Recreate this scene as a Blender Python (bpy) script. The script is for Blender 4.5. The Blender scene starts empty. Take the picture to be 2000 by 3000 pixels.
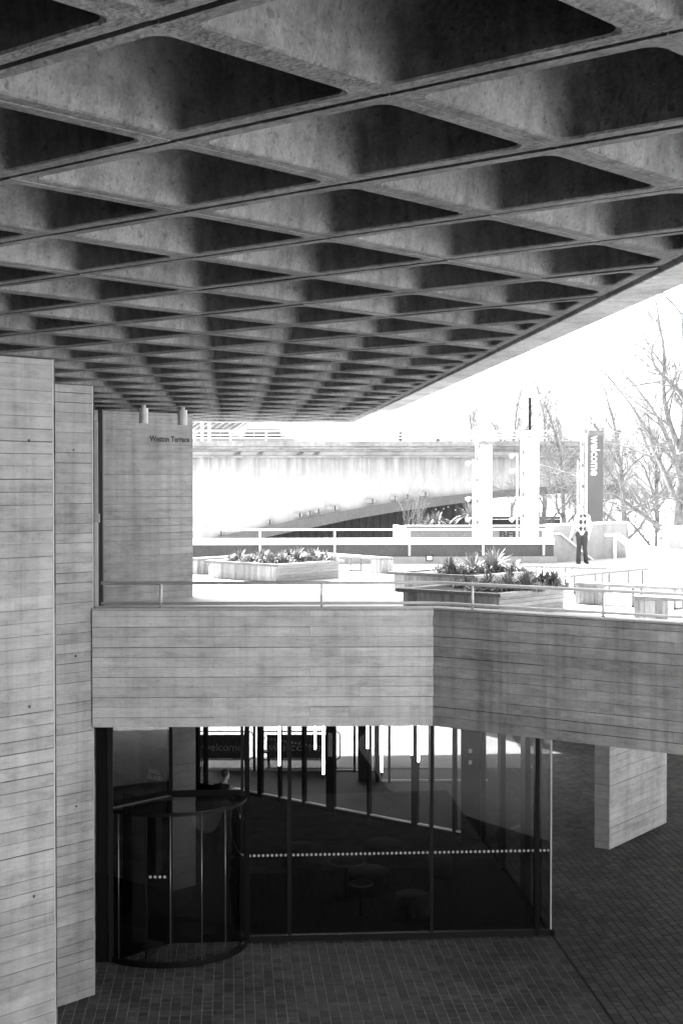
import bpy, bmesh, math, random
from mathutils import Vector, Matrix
random.seed(7)
R = math.radians
scene = bpy.context.scene
COL = scene.collection

# ------------------------------------------------------------------ camera
CZ = 7.76                       # lens height above the lower paving
FPX, PITCH = 4350.0, 0.020
cam_d = bpy.data.cameras.new('camera'); cam = bpy.data.objects.new('camera', cam_d); COL.objects.link(cam)
cam.location = (0, 0, CZ); cam.rotation_euler = (math.pi/2 - PITCH, 0, 0)
cam_d.sensor_fit = 'VERTICAL'; cam_d.sensor_height = 36.0; cam_d.lens = FPX*36.0/3000.0
cam_d.clip_start = 0.05; cam_d.clip_end = 3000
scene.camera = cam
# ------------------------------------------------------------------ sky, sun, exposure
SUN_EL, SUN_AZ = R(40), R(-33)   # azimuth from +Y, negative to the left
world = bpy.data.worlds.new('World'); scene.world = world; world.use_nodes = True
wn, wl = world.node_tree.nodes, world.node_tree.links
wn.clear()
sky = wn.new('ShaderNodeTexSky'); sky.sky_type = 'NISHITA'; sky.sun_disc = False
sky.sun_elevation = SUN_EL; sky.sun_rotation = SUN_AZ % (2*math.pi); sky.dust_density = 3.0; sky.air_density = 1.0; sky.ozone_density = 1.0
bw = wn.new('ShaderNodeRGBToBW'); bg = wn.new('ShaderNodeBackground'); wo = wn.new('ShaderNodeOutputWorld')
bg.inputs['Strength'].default_value = 0.14
wl.new(sky.outputs[0], bw.inputs[0]); wl.new(bw.outputs[0], bg.inputs[0]); wl.new(bg.outputs[0], wo.inputs[0])
sun_d = bpy.data.lights.new('sun', 'SUN'); sun_d.energy = 4.5; sun_d.angle = R(1.2); sun_d.color = (1, 1, 1)
sun = bpy.data.objects.new('sun', sun_d); COL.objects.link(sun)
sd = Vector((math.sin(SUN_AZ)*math.cos(SUN_EL), math.cos(SUN_AZ)*math.cos(SUN_EL), math.sin(SUN_EL)))
sun.rotation_euler = sd.to_track_quat('Z', 'Y').to_euler(); sun.location = (-30, 40, 40)
vs = scene.view_settings
vs.view_transform = 'Standard'; vs.look = 'None'; vs.gamma = 1.0; vs.use_curve_mapping = False
vs.exposure = 3.0
scene.cycles.transparent_max_bounces = 24
scene.cycles.max_bounces = 10
scene.cycles.diffuse_bounces = 6

# ------------------------------------------------------------------ geometry helpers
CP, SP = math.cos(PITCH), math.sin(PITCH)
def ray(px, py):
    x, v = (px-1000)/FPX, (1500-py)/FPX
    return Vector((x, CP+v*SP, -SP+v*CP))
def gp(px, py, z):
    d = ray(px, py); t = (z-CZ)/d.z
    return Vector((d.x*t, d.y*t, z))
def at(px, py, Y):
    d = ray(px, py); t = Y/d.y
    return Vector((d.x*t, Y, CZ+d.z*t))
def onplane(px, py, p, n):
    d = ray(px, py); o = Vector((0, 0, CZ)); t = (Vector(p)-o).dot(Vector(n))/d.dot(Vector(n))
    return o+d*t
TH = -0.7115
def dirv(a): return Vector((math.cos(a), math.sin(a), 0))
U, V = dirv(TH), dirv(TH+math.pi/2)
AE = TH+math.pi/4; E, N = dirv(AE), dirv(AE+math.pi/2)
AV = TH+math.pi/2

ORG = {}
def link(o, parent=None, org=None):
    COL.objects.link(o)
    if parent is not None: o.parent = parent
    return o
def tag(o, label=None, cat=None, group=None, kind=None):
    if label: o['label'] = label
    if cat: o['category'] = cat
    if group: o['group'] = group
    if kind: o['kind'] = kind
    return o
def thing(name, label, cat, loc=(0, 0, 0), group=None, rz=0):
    o = bpy.data.objects.new(name, None); o.empty_display_size = .2
    o.location = loc; o.rotation_euler = (0, 0, rz); COL.objects.link(o)
    ORG[o.name] = Vector(loc)
    return tag(o, label, cat, group)
def org_of(parent):
    if parent is None: return Vector((0, 0, 0))
    return ORG.get(parent.name, Vector((0, 0, 0)))

class MB:
    """collects faces in world coordinates; build() makes one mesh object"""
    def __init__(s): s.v = []; s.f = []; s.mi = []; s.cur = 0
    def add(s, vs_, fs_):
        o = len(s.v); s.v += [tuple(p) for p in vs_]
        for f in fs_: s.f.append(tuple(i+o for i in f)); s.mi.append(s.cur)
        return s
    def box(s, p, a, l, w, z0, z1):
        """oriented box: starts at p (xy), runs l along angle a, w to the left, z0..z1"""
        d, n = dirv(a), dirv(a+math.pi/2); p = Vector((p[0], p[1], 0))
        q = [p, p+d*l, p+d*l+n*w, p+n*w]
        return s.prism([(c.x, c.y) for c in q], z0, z1)
    def cbox(s, c, sx, sy, sz, a=0):
        d, n = dirv(a), dirv(a+math.pi/2); c = Vector(c)
        p = c-d*sx/2-n*sy/2
        return s.box(p, a, sx, sy, c.z-sz/2, c.z+sz/2)
    def prism(s, poly, z0, z1):
        k = len(poly)
        area = sum(poly[i][0]*poly[(i+1) % k][1]-poly[(i+1) % k][0]*poly[i][1] for i in range(k))
        if area < 0: poly = poly[::-1]
        vs_ = [(x, y, z0) for x, y in poly]+[(x, y, z1) for x, y in poly]
        fs_ = [tuple(range(k))[::-1], tuple(range(k, 2*k))]+[(i, (i+1) % k, (i+1) % k+k, i+k) for i in range(k)]
        return s.add(vs_, fs_)
    def tube(s, pts, rad, sides=8, cap=True):
        pts = [Vector(p) for p in pts]; n = len(pts)
        if not isinstance(rad, (list, tuple)): rad = [rad]*n
        t0 = (pts[1]-pts[0]).normalized()
        up = Vector((0, 0, 1)) if abs(t0.z) < .9 else Vector((1, 0, 0))
        x = t0.cross(up).normalized()
        vs_ = []; fs_ = []
        for i, p in enumerate(pts):
            t = (pts[min(i+1, n-1)]-pts[max(i-1, 0)]).normalized()
            x = (x-t*x.dot(t)).normalized(); y = t.cross(x)
            for k in range(sides):
                a = 2*math.pi*k/sides
                vs_.append(p+(x*math.cos(a)+y*math.sin(a))*rad[i])
        for i in range(n-1):
            for k in range(sides):
                a, b = i*sides+k, i*sides+(k+1) % sides
                fs_.append((a, b, b+sides, a+sides))
        if cap:
            fs_.append(tuple(range(sides))[::-1]); fs_.append(tuple(range((n-1)*sides, n*sides)))
        return s.add(vs_, fs_)
    def ball(s, c, rx, ry=None, rz=None, seg=10, rings=6):
        ry = ry or rx; rz = rz or rx; c = Vector(c); vs_ = [c+Vector((0, 0, rz))]
        for i in range(1, rings):
            p = math.pi*i/rings
            for k in range(seg):
                a = 2*math.pi*k/seg
                vs_.append(c+Vector((rx*math.sin(p)*math.cos(a), ry*math.sin(p)*math.sin(a), rz*math.cos(p))))
        vs_.append(c-Vector((0, 0, rz))); fs_ = []
        for k in range(seg): fs_.append((0, 1+k, 1+(k+1) % seg))
        for i in range(rings-2):
            for k in range(seg):
                a, b = 1+i*seg+k, 1+i*seg+(k+1) % seg
                fs_.append((a, a+seg, b+seg, b))
        l = len(vs_)-1; o = 1+(rings-2)*seg
        for k in range(seg): fs_.append((o+k, l, o+(k+1) % seg))
        return s.add(vs_, fs_)
    def lathe(s, c, prof, seg=24):
        """prof: list of (r,z) from bottom to top"""
        c = Vector(c); vs_ = []; fs_ = []
        for r, z in prof:
            for k in range(seg):
                a = 2*math.pi*k/seg; vs_.append(c+Vector((r*math.cos(a), r*math.sin(a), z)))
        for i in range(len(prof)-1):
            for k in range(seg):
                a, b = i*seg+k, i*seg+(k+1) % seg
                fs_.append((a, b, b+seg, a+seg))
        fs_.append(tuple(range(seg))[::-1]); fs_.append(tuple(range((len(prof)-1)*seg, len(prof)*seg)))
        return s.add(vs_, fs_)
    def mesh(s, name, off=Vector((0, 0, 0)), smooth=False):
        me = bpy.data.meshes.new(name)
        me.from_pydata([(x-off.x, y-off.y, z-off.z) for x, y, z in s.v], [], s.f)
        if smooth: me.polygons.foreach_set('use_smooth', [True]*len(me.polygons))
        if any(s.mi): me.polygons.foreach_set('material_index', s.mi)
        me.update()
        return me
    def build(s, name, m, parent=None, smooth=False, bevel=0, loc=None):
        off = org_of(parent); base = Vector((0, 0, 0))
        if loc is not None: base = Vector(loc)-off
        me = s.mesh(name, off+base, smooth)
        for x in (m if isinstance(m, (list, tuple)) else [m]): me.materials.append(x)
        o = bpy.data.objects.new(name, me); o.location = base; link(o, parent)
        ORG[o.name] = off+base
        if bevel:
            b = o.modifiers.new('bevel', 'BEVEL'); b.width = bevel; b.segments = 2; b.limit_method = 'ANGLE'
        return o

# ------------------------------------------------------------------ materials (all grey: the photograph is black and white)
MATS = {}
def mat(name, base, rough=.85, layers=((3, .15),), objrand=0.0, bump=0.0, bump_scale=40, metallic=0.0, spec=.3, stretch=(1, 1, 1), randoff=True, streak=None, world=None, pores=0.0, island=0.0):
    m = bpy.data.materials.new(name); m.use_nodes = True; nt = m.node_tree; n, l = nt.nodes, nt.links
    bs = n['Principled BSDF']; bs.inputs['Roughness'].default_value = rough; bs.inputs['Metallic'].default_value = metallic
    bs.inputs['Specular IOR Level'].default_value = spec
    tc = n.new('ShaderNodeTexCoord'); mp = n.new('ShaderNodeMapping'); mp.inputs['Scale'].default_value = stretch
    oi = n.new('ShaderNodeObjectInfo')
    l.new(tc.outputs['Object'], mp.inputs['Vector'])
    vec = mp.outputs[0]
    if randoff:
        va = n.new('ShaderNodeVectorMath'); va.operation = 'MULTIPLY_ADD'
        cx = n.new('ShaderNodeCombineXYZ')
        for i in range(3): l.new(oi.outputs['Random'], cx.inputs[i])
        va.inputs[1].default_value = (37.1, 53.7, 71.3)
        l.new(cx.outputs[0], va.inputs[0]); l.new(vec, va.inputs[2]); vec = va.outputs[0]
    val = None
    def math_(op, a, b):
        k = n.new('ShaderNodeMath'); k.operation = op
        for i, x in enumerate((a, b)):
            if isinstance(x, (int, float)): k.inputs[i].default_value = x
            else: l.new(x, k.inputs[i])
        return k.outputs[0]
    val = None
    for lay in layers:
        sc, amp = lay[0], lay[1]
        t = n.new('ShaderNodeTexNoise'); t.inputs['Scale'].default_value = sc; t.inputs['Detail'].default_value = 5; t.inputs['Roughness'].default_value = .6
        l.new(vec, t.inputs['Vector'])
        mr = n.new('ShaderNodeMapRange'); mr.inputs[1].default_value = .3; mr.inputs[2].default_value = .7
        mr.inputs[3].default_value = 1-amp; mr.inputs[4].default_value = 1+amp
        l.new(t.outputs[0], mr.inputs[0])
        val = mr.outputs[0] if val is None else math_('MULTIPLY', val, mr.outputs[0])
    if streak:   # rain streaks running down: (scale, amount)
        mp2 = n.new('ShaderNodeMapping'); mp2.inputs['Scale'].default_value = (streak[0], streak[0], streak[0]*.05)
        l.new(tc.outputs['Object'], mp2.inputs['Vector'])
        t = n.new('ShaderNodeTexNoise'); t.inputs['Scale'].default_value = 1; t.inputs['Detail'].default_value = 4
        l.new(mp2.outputs[0], t.inputs['Vector'])
        mr = n.new('ShaderNodeMapRange'); mr.inputs[1].default_value = .45; mr.inputs[2].default_value = .75
        mr.inputs[3].default_value = 1; mr.inputs[4].default_value = 1-streak[1]
        l.new(t.outputs[0], mr.inputs[0])
        val = mr.outputs[0] if val is None else math_('MULTIPLY', val, mr.outputs[0])
    gpos = None
    if world or pores:
        ge = n.new('ShaderNodeNewGeometry'); gpos = ge.outputs['Position']
    if world:    # broad stains and runs that cross the boards: (blotch amount, streak amount)
        for sc3, lo_, hi_, amt in (((.9, .9, .7), .35, .7, world[0]), ((5, 5, .25), .45, .75, world[1]), ((2.2, 2.2, 5.5), .5, .75, world[0])):
            mp3 = n.new('ShaderNodeMapping'); mp3.inputs['Scale'].default_value = sc3; l.new(gpos, mp3.inputs['Vector'])
            t = n.new('ShaderNodeTexNoise'); t.inputs['Scale'].default_value = 1; t.inputs['Detail'].default_value = 6; t.inputs['Roughness'].default_value = .65
            l.new(mp3.outputs[0], t.inputs['Vector'])
            mr = n.new('ShaderNodeMapRange'); mr.inputs[1].default_value = lo_; mr.inputs[2].default_value = hi_; mr.inputs[3].default_value = 1+amt*.3; mr.inputs[4].default_value = 1-amt
            l.new(t.outputs[0], mr.inputs[0]); val = mr.outputs[0] if val is None else math_('MULTIPLY', val, mr.outputs[0])
    if pores:
        for sc_p, lo_p in ((14, .66), (38, .64)):
            t = n.new('ShaderNodeTexNoise'); t.inputs['Scale'].default_value = sc_p; t.inputs['Detail'].default_value = 2; l.new(gpos, t.inputs['Vector'])
            mr = n.new('ShaderNodeMapRange'); mr.inputs[1].default_value = lo_p; mr.inputs[2].default_value = lo_p+.05; mr.inputs[3].default_value = 1; mr.inputs[4].default_value = 1-pores
            l.new(t.outputs[0], mr.inputs[0]); val = mr.outputs[0] if val is None else math_('MULTIPLY', val, mr.outputs[0])
    if island:   # every brick of a joined field has a tone of its own
        gi = n.new('ShaderNodeNewGeometry'); r_ = math_('MULTIPLY_ADD', gi.outputs['Random Per Island'], 2*island); r_.node.inputs[2].default_value = 1-island
        val = r_ if val is None else math_('MULTIPLY', val, r_)
    if objrand:
        r = math_('MULTIPLY_ADD', oi.outputs['Random'], 2*objrand); r.node.inputs[2].default_value = 1-objrand
        val = r if val is None else math_('MULTIPLY', val, r)
    if val is None: bs.inputs['Base Color'].default_value = (base, base, base, 1)
    else:
        val = math_('MULTIPLY', val, base)
        cc = n.new('ShaderNodeCombineColor')
        for i in range(3): l.new(val, cc.inputs[i])
        l.new(cc.outputs[0], bs.inputs['Base Color'])
    if bump:
        t = n.new('ShaderNodeTexNoise'); t.inputs['Scale'].default_value = bump_scale; t.inputs['Detail'].default_value = 4
        l.new(vec, t.inputs['Vector'])
        b = n.new('ShaderNodeBump'); b.inputs['Strength'].default_value = bump; b.inputs['Distance'].default_value = .02
        l.new(t.outputs[0], b.inputs['Height']); l.new(b.outputs[0], bs.inputs['Normal'])
    MATS[name] = m
    return m
def glassmat(name, tint=.8, refl=1.0):
    m = bpy.data.materials.new(name); m.use_nodes = True; nt = m.node_tree; n, l = nt.nodes, nt.links; n.clear()
    o = n.new('ShaderNodeOutputMaterial'); mx = n.new('ShaderNodeMixShader'); t = n.new('ShaderNodeBsdfTransparent'); g = n.new('ShaderNodeBsdfGlossy')
    f = n.new('ShaderNodeFresnel'); ge = n.new('ShaderNodeNewGeometry'); mi = n.new('ShaderNodeMath'); mi.operation = 'MULTIPLY_ADD'
    mi.inputs[1].default_value = 1/1.45-1.45; mi.inputs[2].default_value = 1.45   # panes do not refract: same reflectance on both faces
    l.new(ge.outputs['Backfacing'], mi.inputs[0]); l.new(mi.outputs[0], f.inputs[0])
    t.inputs[0].default_value = (tint, tint, tint, 1); g.inputs['Roughness'].default_value = 0.0; g.inputs[0].default_value = (refl, refl, refl, 1)
    l.new(f.outputs[0], mx.inputs[0]); l.new(t.outputs[0], mx.inputs[1]); l.new(g.outputs[0], mx.inputs[2]); l.new(mx.outputs[0], o.inputs[0])
    return m
def emitmat(name, s):
    m = bpy.data.materials.new(name); m.use_nodes = True; b = m.node_tree.nodes['Principled BSDF']
    b.inputs['Base Color'].default_value = (.8, .8, .8, 1); b.inputs['Emission Color'].default_value = (1, 1, 1, 1); b.inputs['Emission Strength'].default_value = s
    return m
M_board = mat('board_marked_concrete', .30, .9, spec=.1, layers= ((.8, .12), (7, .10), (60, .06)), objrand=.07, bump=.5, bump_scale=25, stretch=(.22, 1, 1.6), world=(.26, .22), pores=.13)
M_board_lit = mat('lit_board_concrete', .45, .9, spec=.1, layers= ((.8, .10), (7, .10), (60, .06)), objrand=.08, bump=.5, bump_scale=25, stretch=(.22, 1, 1.6), world=(.24, .2), pores=.14)  # same concrete as the piers, lightened to stand in for missing light
M_board_dark = mat('streaked_board_concrete', .31, .9, ((1.0, .14), (8, .14), (50, .08)), objrand=.06, bump=.7, bump_scale=18, stretch=(.3, 1, 1.2), world=(.26, .36), pores=.14)  # streakier and darker than the boards on the other parapet stretch
M_bounce_cut = mat('bounce_cut_black', .02, .6, ((2, .1),))  # near black to cut light bounced onto the roof
M_arris = mat('lit_arris', .43, .85, ((3, .06),))  # edge highlight painted in: paler than the pier boards
M_joint = mat('shutter_joint', .09, .95, ((1.3, .7), (6, .5)), spec=0)
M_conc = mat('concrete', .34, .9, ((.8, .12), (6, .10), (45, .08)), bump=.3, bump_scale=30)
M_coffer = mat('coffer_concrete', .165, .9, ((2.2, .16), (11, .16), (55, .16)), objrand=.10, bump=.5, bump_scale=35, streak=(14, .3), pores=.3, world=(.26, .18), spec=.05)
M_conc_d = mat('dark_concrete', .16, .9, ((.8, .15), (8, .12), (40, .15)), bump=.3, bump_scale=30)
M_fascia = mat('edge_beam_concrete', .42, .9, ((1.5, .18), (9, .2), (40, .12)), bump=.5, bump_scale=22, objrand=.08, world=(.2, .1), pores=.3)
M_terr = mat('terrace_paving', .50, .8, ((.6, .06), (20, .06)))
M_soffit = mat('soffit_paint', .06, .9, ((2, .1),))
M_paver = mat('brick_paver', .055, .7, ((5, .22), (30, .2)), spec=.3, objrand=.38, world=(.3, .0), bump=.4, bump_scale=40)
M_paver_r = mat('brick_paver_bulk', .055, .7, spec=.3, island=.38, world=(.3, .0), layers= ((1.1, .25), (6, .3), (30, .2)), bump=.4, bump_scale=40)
M_grout = mat('paver_mortar', .19, .9, ((3, .4), (8, .3)))
M_grout_d = mat('sand_joint', .022, .9, ((8, .3),))
M_steel = mat('galvanised_steel', .52, .45, ((6, .12),), spec=.5)
M_white = mat('white_paint', .78, .5, ((3, .05),))
M_black = mat('black_frame', .005, .5, ((5, .2),), spec=.12)
M_dsteel = mat('dark_steel', .012, .5, ((5, .15),), spec=.15)
M_chrome = mat('brushed_trim', .2, .3, ((8, .1),), metallic=.7)
M_wood = mat('weathered_timber', .27, .85, ((2, .2), (12, .22)), objrand=.25, bump=.4, bump_scale=20, stretch=(6, 6, 1))
M_woodh = mat('weathered_timber_side', .30, .85, ((2, .2), (12, .22)), objrand=.2, bump=.4, bump_scale=20, stretch=(1, 1, 8))
M_rim = mat('planter_rim', .12, .8, ((3, .2), (20, .15)))
M_soil = mat('soil', .05, 1, ((10, .4),), bump=.8)
M_leaf = mat('leaf', .19, .5, ((3, .4), (12, .2)), objrand=.3, spec=.5)
M_stone = mat('portland_stone', .40, .85, ((.35, .10), (2.5, .08)), streak=(.9, .4))
def stained_stone():
    m = mat('stained_portland_stone', .47, .85, ((.35, .10), (2.5, .08)), streak=(2.6, .14)); nt = m.node_tree; n, l = nt.nodes, nt.links; bs = n['Principled BSDF']
    old = bs.inputs['Base Color'].links[0].from_socket
    tc = n.new('ShaderNodeTexCoord'); sx = n.new('ShaderNodeSeparateXYZ'); l.new(tc.outputs['Object'], sx.inputs[0])
    mp = n.new('ShaderNodeMapping'); mp.inputs['Scale'].default_value = (2.2, 1, .12); l.new(tc.outputs['Object'], mp.inputs[0])
    t = n.new('ShaderNodeTexNoise'); t.inputs['Scale'].default_value = 1; t.inputs['Detail'].default_value = 6; t.inputs['Roughness'].default_value = .7; l.new(mp.outputs[0], t.inputs[0])
    # drips hang from the ledge: long where the noise is strong, none where it is weak
    zr = n.new('ShaderNodeMapRange'); zr.inputs[1].default_value = CZ-1.6; zr.inputs[2].default_value = CZ+1.7; l.new(sx.outputs[2], zr.inputs[0])
    ad = n.new('ShaderNodeMath'); ad.operation = 'MULTIPLY'; l.new(t.outputs[0], ad.inputs[0]); l.new(zr.outputs[0], ad.inputs[1])
    mr = n.new('ShaderNodeMapRange'); mr.inputs[1].default_value = .25; mr.inputs[2].default_value = .62; mr.inputs[3].default_value = 0; mr.inputs[4].default_value = .75; l.new(ad.outputs[0], mr.inputs[0])
    mx = n.new('ShaderNodeMix'); mx.data_type = 'RGBA'; l.new(mr.outputs[0], mx.inputs[0]); l.new(old, mx.inputs[6]); mx.inputs[7].default_value = (.07, .07, .07, 1); l.new(mx.outputs[2], bs.inputs['Base Color'])
    return m
M_stain = stained_stone()
M_stone2 = mat('weathered_cornice', .30, .9, ((.5, .3), (3, .25)), streak=(1.2, .25))
M_arch = mat('arch_ring_concrete', .15, .9, ((1.2, .12), (15, .2)))
M_hoard = mat('dark_hoarding', .05, .6, ((2, .2),))
M_bark = mat('bark', .18, .95, ((4, .35), (20, .25)), bump=.6, bump_scale=15)
M_twig = mat('twig', .19, .95, ((3, .3),))
M_glass = glassmat('facade_glass', .70)
M_glass2 = glassmat('inner_glass', .97)
M_glass3 = glassmat('side_glass', .88, .35)
M_matte = mat('matt_black_top', .004, .9, (), spec=0)
M_tube = emitmat('lit_tube', 9.0)
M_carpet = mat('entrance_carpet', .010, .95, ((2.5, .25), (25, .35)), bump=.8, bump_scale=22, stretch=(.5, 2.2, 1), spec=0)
M_letter = mat('dark_lettering', .03, .5, ())
M_dot = mat('frosted_dot', .42, .8, ((9, .1),))
M_path = mat('daylit_pale_paving', .34, .85, ((.8, .12), (9, .15)))
M_ground = mat('far_ground', .60, .9, ((.3, .15), (3, .1)))
# ------------------------------------------------------------------ generic builders
def boards(parent, p, a, l, z0, z1, m=None, h=.15, splits=None, seed=0, off=0.0, name='board', join=None):
    """horizontal shuttering boards on the right-hand side of a line p + l*dir(a)"""
    m = m or M_board; rnd = random.Random(seed); d = dirv(a); n = dirv(a-math.pi/2)
    org = org_of(parent); z = z0; row = 0; p = Vector((p[0], p[1], 0))
    while z < z1-.02:
        hh = min(h*rnd.uniform(.96, 1.04), z1-z)
        if z1-(z+hh) < .04: hh = z1-z
        cuts = [0.0]
        if splits:
            for c in splits[row % len(splits)]: cuts.append(c)
        cuts.append(l)
        for c0, c1 in zip(cuts[:-1], cuts[1:]):
            if c1-c0 < .05: continue
            t = rnd.uniform(.008, .016); g = rnd.choice((.003, .004, .006, .008, .011)); gx = .003 if c1 < l-.001 else 0
            lx = c1-c0-gx
            b = MB().prism([(0, -t), (lx, -t), (lx, 0), (0, 0)], 0, hh-g)
            me = b.mesh(name); me.materials.append(m)
            o = bpy.data.objects.new(name, me); o.rotation_euler = (rnd.uniform(-.004, .004), 0, a)
            w = p+d*c0+n*off; o.location = (w.x-org.x, w.y-org.y, z-org.z); link(o, parent)
        z += hh; row += 1

def text_mesh(name, s, size, m, parent, loc, rot, bold=0.0, extrude=.004, align='LEFT', spacing=1.0, width=None):
    c = bpy.data.curves.new(name, 'FONT'); c.body = s; c.size = size; c.extrude = extrude; c.offset = bold; c.space_character = spacing
    c.align_x = align; c.resolution_u = 3
    t = bpy.data.objects.new(name, c); COL.objects.link(t)
    dg = bpy.context.evaluated_depsgraph_get(); me = bpy.data.meshes.new_from_object(t.evaluated_get(dg))
    bpy.data.objects.remove(t); bpy.data.curves.remove(c)
    if width:
        xs = [v.co.x for v in me.vertices]; k = width/(max(xs)-min(xs)); x0 = min(xs)
        for v in me.vertices: v.co.x = (v.co.x-x0)*k
    me.materials.clear(); me.materials.append(m)
    o = bpy.data.objects.new(name, me); o.location = Vector(loc)-org_of(parent); o.rotation_euler = rot; link(o, parent)
    return o

# ------------------------------------------------------------------ levels
Z_T = 5.32            # terrace paving
Z_C = CZ+1.455        # underside of the coffered roof
Z_S = 4.07            # underside of the terrace edge beam
Z_P = 5.863           # top of the terrace parapet

# ------------------------------------------------------------------ ground and lower paving
g = MB().prism([(-400, -200), (400, -200), (400, 700), (-400, 700)], -.6, -.10)
tag(g.build('ground', M_ground), kind='structure')
corner = gp(1615, 2738, 0)       # glass box corner on the paving
# mortar beds
pv = MB().prism([(-9, -60), (34, -60), (34, -34), (6, -2), (3.2, 6), (3, 13), (4.6, 17), (7, 22), (13, 30), (18, 47), (-9, 47)], -.10, -.020)  # unseen near outline drawn to steer bounce light onto the roof
paving = tag(pv.build('pavement', M_grout_d), kind='structure')
kb = corner-E*.06-N*12
mb_ = MB().prism([(kb.x, kb.y), (corner.x-E.x*.06, corner.y+.3), (-8.8, corner.y-.6), (-8.8, kb.y)], -.016, -.004)
tag(mb_.build('mortar_bed', M_grout), kind='structure')
PW, PD = .155, .19
def visible(p, mx=40):
    x, y, z = p
    d = Vector((x, y, z-CZ)); f = d.y*CP-d.z*SP
    if f < .5: return False
    a = 1000+FPX*d.x/f; b = 1500-FPX*(d.y*SP+d.z*CP)/f
    return -mx < a < 2000+mx and -mx < b < 3000+mx
pav_all = []
e0 = corner
def to_en(x, y):
    d = Vector((x, y, 0))-Vector((e0.x, e0.y, 0)); return d.dot(E), d.dot(N)
prnd = random.Random(3)
for i in range(-52, 92):
    for j in range(-32, 108):
        right = i >= 0
        a0 = i*PW+(.014 if right else -.014); b0 = j*PD+(PD*.5 if (right and i % 2) else 0)
        p = Vector((e0.x, e0.y, 0))+E*(a0+PW/2)+N*(b0+PD/2)
        if not right and b0 > -.10 : continue       # inside the glass box: carpet
        if not visible(p): continue
        if p.y > 46: continue
        pav_all.append((p.y, a0, b0, right))
pav_all.sort()
def paver_mesh(gap):
    b = MB(); x, y, c = (PW-gap)/2, (PD-gap)/2, .004
    b.add([(-x, -y, -.03), (x, -y, -.03), (x, y, -.03), (-x, y, -.03), (-x, -y, -c), (x, -y, -c), (x, y, -c), (-x, y, -c),
           (-x+c, -y+c, 0), (x-c, -y+c, 0), (x-c, y-c, 0), (-x+c, y-c, 0)],
          [(0, 1, 5, 4), (1, 2, 6, 5), (2, 3, 7, 6), (3, 0, 4, 7), (4, 5, 9, 8), (5, 6, 10, 9), (6, 7, 11, 10), (7, 4, 8, 11), (8, 9, 10, 11)])
    return b
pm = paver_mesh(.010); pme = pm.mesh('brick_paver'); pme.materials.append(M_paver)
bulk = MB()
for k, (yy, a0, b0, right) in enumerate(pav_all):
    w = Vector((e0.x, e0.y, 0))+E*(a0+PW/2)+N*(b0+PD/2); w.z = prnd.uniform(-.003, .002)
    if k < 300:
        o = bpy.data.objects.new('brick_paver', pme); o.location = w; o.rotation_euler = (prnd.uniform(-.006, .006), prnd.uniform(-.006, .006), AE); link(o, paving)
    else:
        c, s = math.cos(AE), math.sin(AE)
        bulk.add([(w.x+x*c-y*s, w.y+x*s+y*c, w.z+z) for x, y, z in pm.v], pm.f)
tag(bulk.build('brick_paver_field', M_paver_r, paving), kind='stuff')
# drain channel running out from the glass box corner
dr = MB(); q = Vector((e0.x, e0.y, 0))+E*.010-N*.08
dr.box(q-N*9, AE+math.pi/2, 9, .020, -.015, -.003)
tag(dr.build('drain_channel', M_grout_d), 'narrow dark slot drain cut through the brick paving from the glass corner', 'drain')
far = MB().prism([(-60, 40.2), (5.2, 40.2), (5.2, 47.2), (60, 47.2), (60, 93), (-60, 93)], -.09, .006)  # stretch behind the hall paled to stand in for daylight
tag(far.build('riverside_path', M_path), kind='structure')

# ------------------------------------------------------------------ coffered roof
GO = Vector((.1154*1.455, 3.8519*1.455, 0)); GL = .799*1.455
def grid(i, j): return GO+U*(i*GL)+V*(j*GL)
EDGE = 2.80
FARN = (Vector((.33, 36.0, 0))-GO).dot(N)          # far end of the roof
roof = thing('canopy_roof', 'deep coffered concrete roof of square and triangular pits over the terrace', 'roof', (0, 0, Z_C))
def clip(poly, n, c):
    out = []
    for k in range(len(poly)):
        a, b = poly[k], poly[(k+1) % len(poly)]
        da, db = a.dot(n)-c, b.dot(n)-c
        if da <= 0: out.append(a)
        if da*db < 0: out.append(a+(b-a)*(da/(da-db)))
    return out
def inset(poly, w):
    k = len(poly); res = []
    for i in range(k):
        p0, p1, p2 = poly[i-1], poly[i], poly[(i+1) % k]
        d1 = (p1-p0).normalized(); d2 = (p2-p1).normalized()
        n1 = Vector((-d1.y, d1.x, 0)); n2 = Vector((-d2.y, d2.x, 0))
        a = p0+n1*w; b = p1+n2*w; cr = d1.x*d2.y-d1.y*d2.x
        if abs(cr) < 1e-6: return None
        t = ((b-a).x*d2.y-(b-a).y*d2.x)/cr
        res.append(a+d1*t)
    for i in range(k):
        if (res[(i+1) % k]-res[i]).dot(poly[(i+1) % k]-poly[i]) <= 1e-4: return None
    return res
def rounded(poly, r, seg=5):
    k = len(poly); out = []
    for i in range(k):
        p0, p1, p2 = poly[i-1], poly[i], poly[(i+1) % k]
        a = (p0-p1); b = (p2-p1); rr = r; ang = a.angle(b)
        tl = min(rr/math.tan(ang/2), a.length*.46, b.length*.46); rr = tl*math.tan(ang/2)
        a.normalize(); b.normalize(); s = p1+a*tl; e = p1+b*tl
        c = p1+(a+b).normalized()*(rr/math.sin(ang/2))
        v0 = s-c; v1 = e-c; tot = v0.angle(v1)
        cr = v0.x*v1.y-v0.y*v1.x; sg = 1 if cr > 0 else -1
        for q in range(seg+1):
            t = sg*tot*q/seg; out.append((c+Vector((v0.x*math.cos(t)-v0.y*math.sin(t), v0.x*math.sin(t)+v0.y*math.cos(t), 0)), i))
    return out
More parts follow.
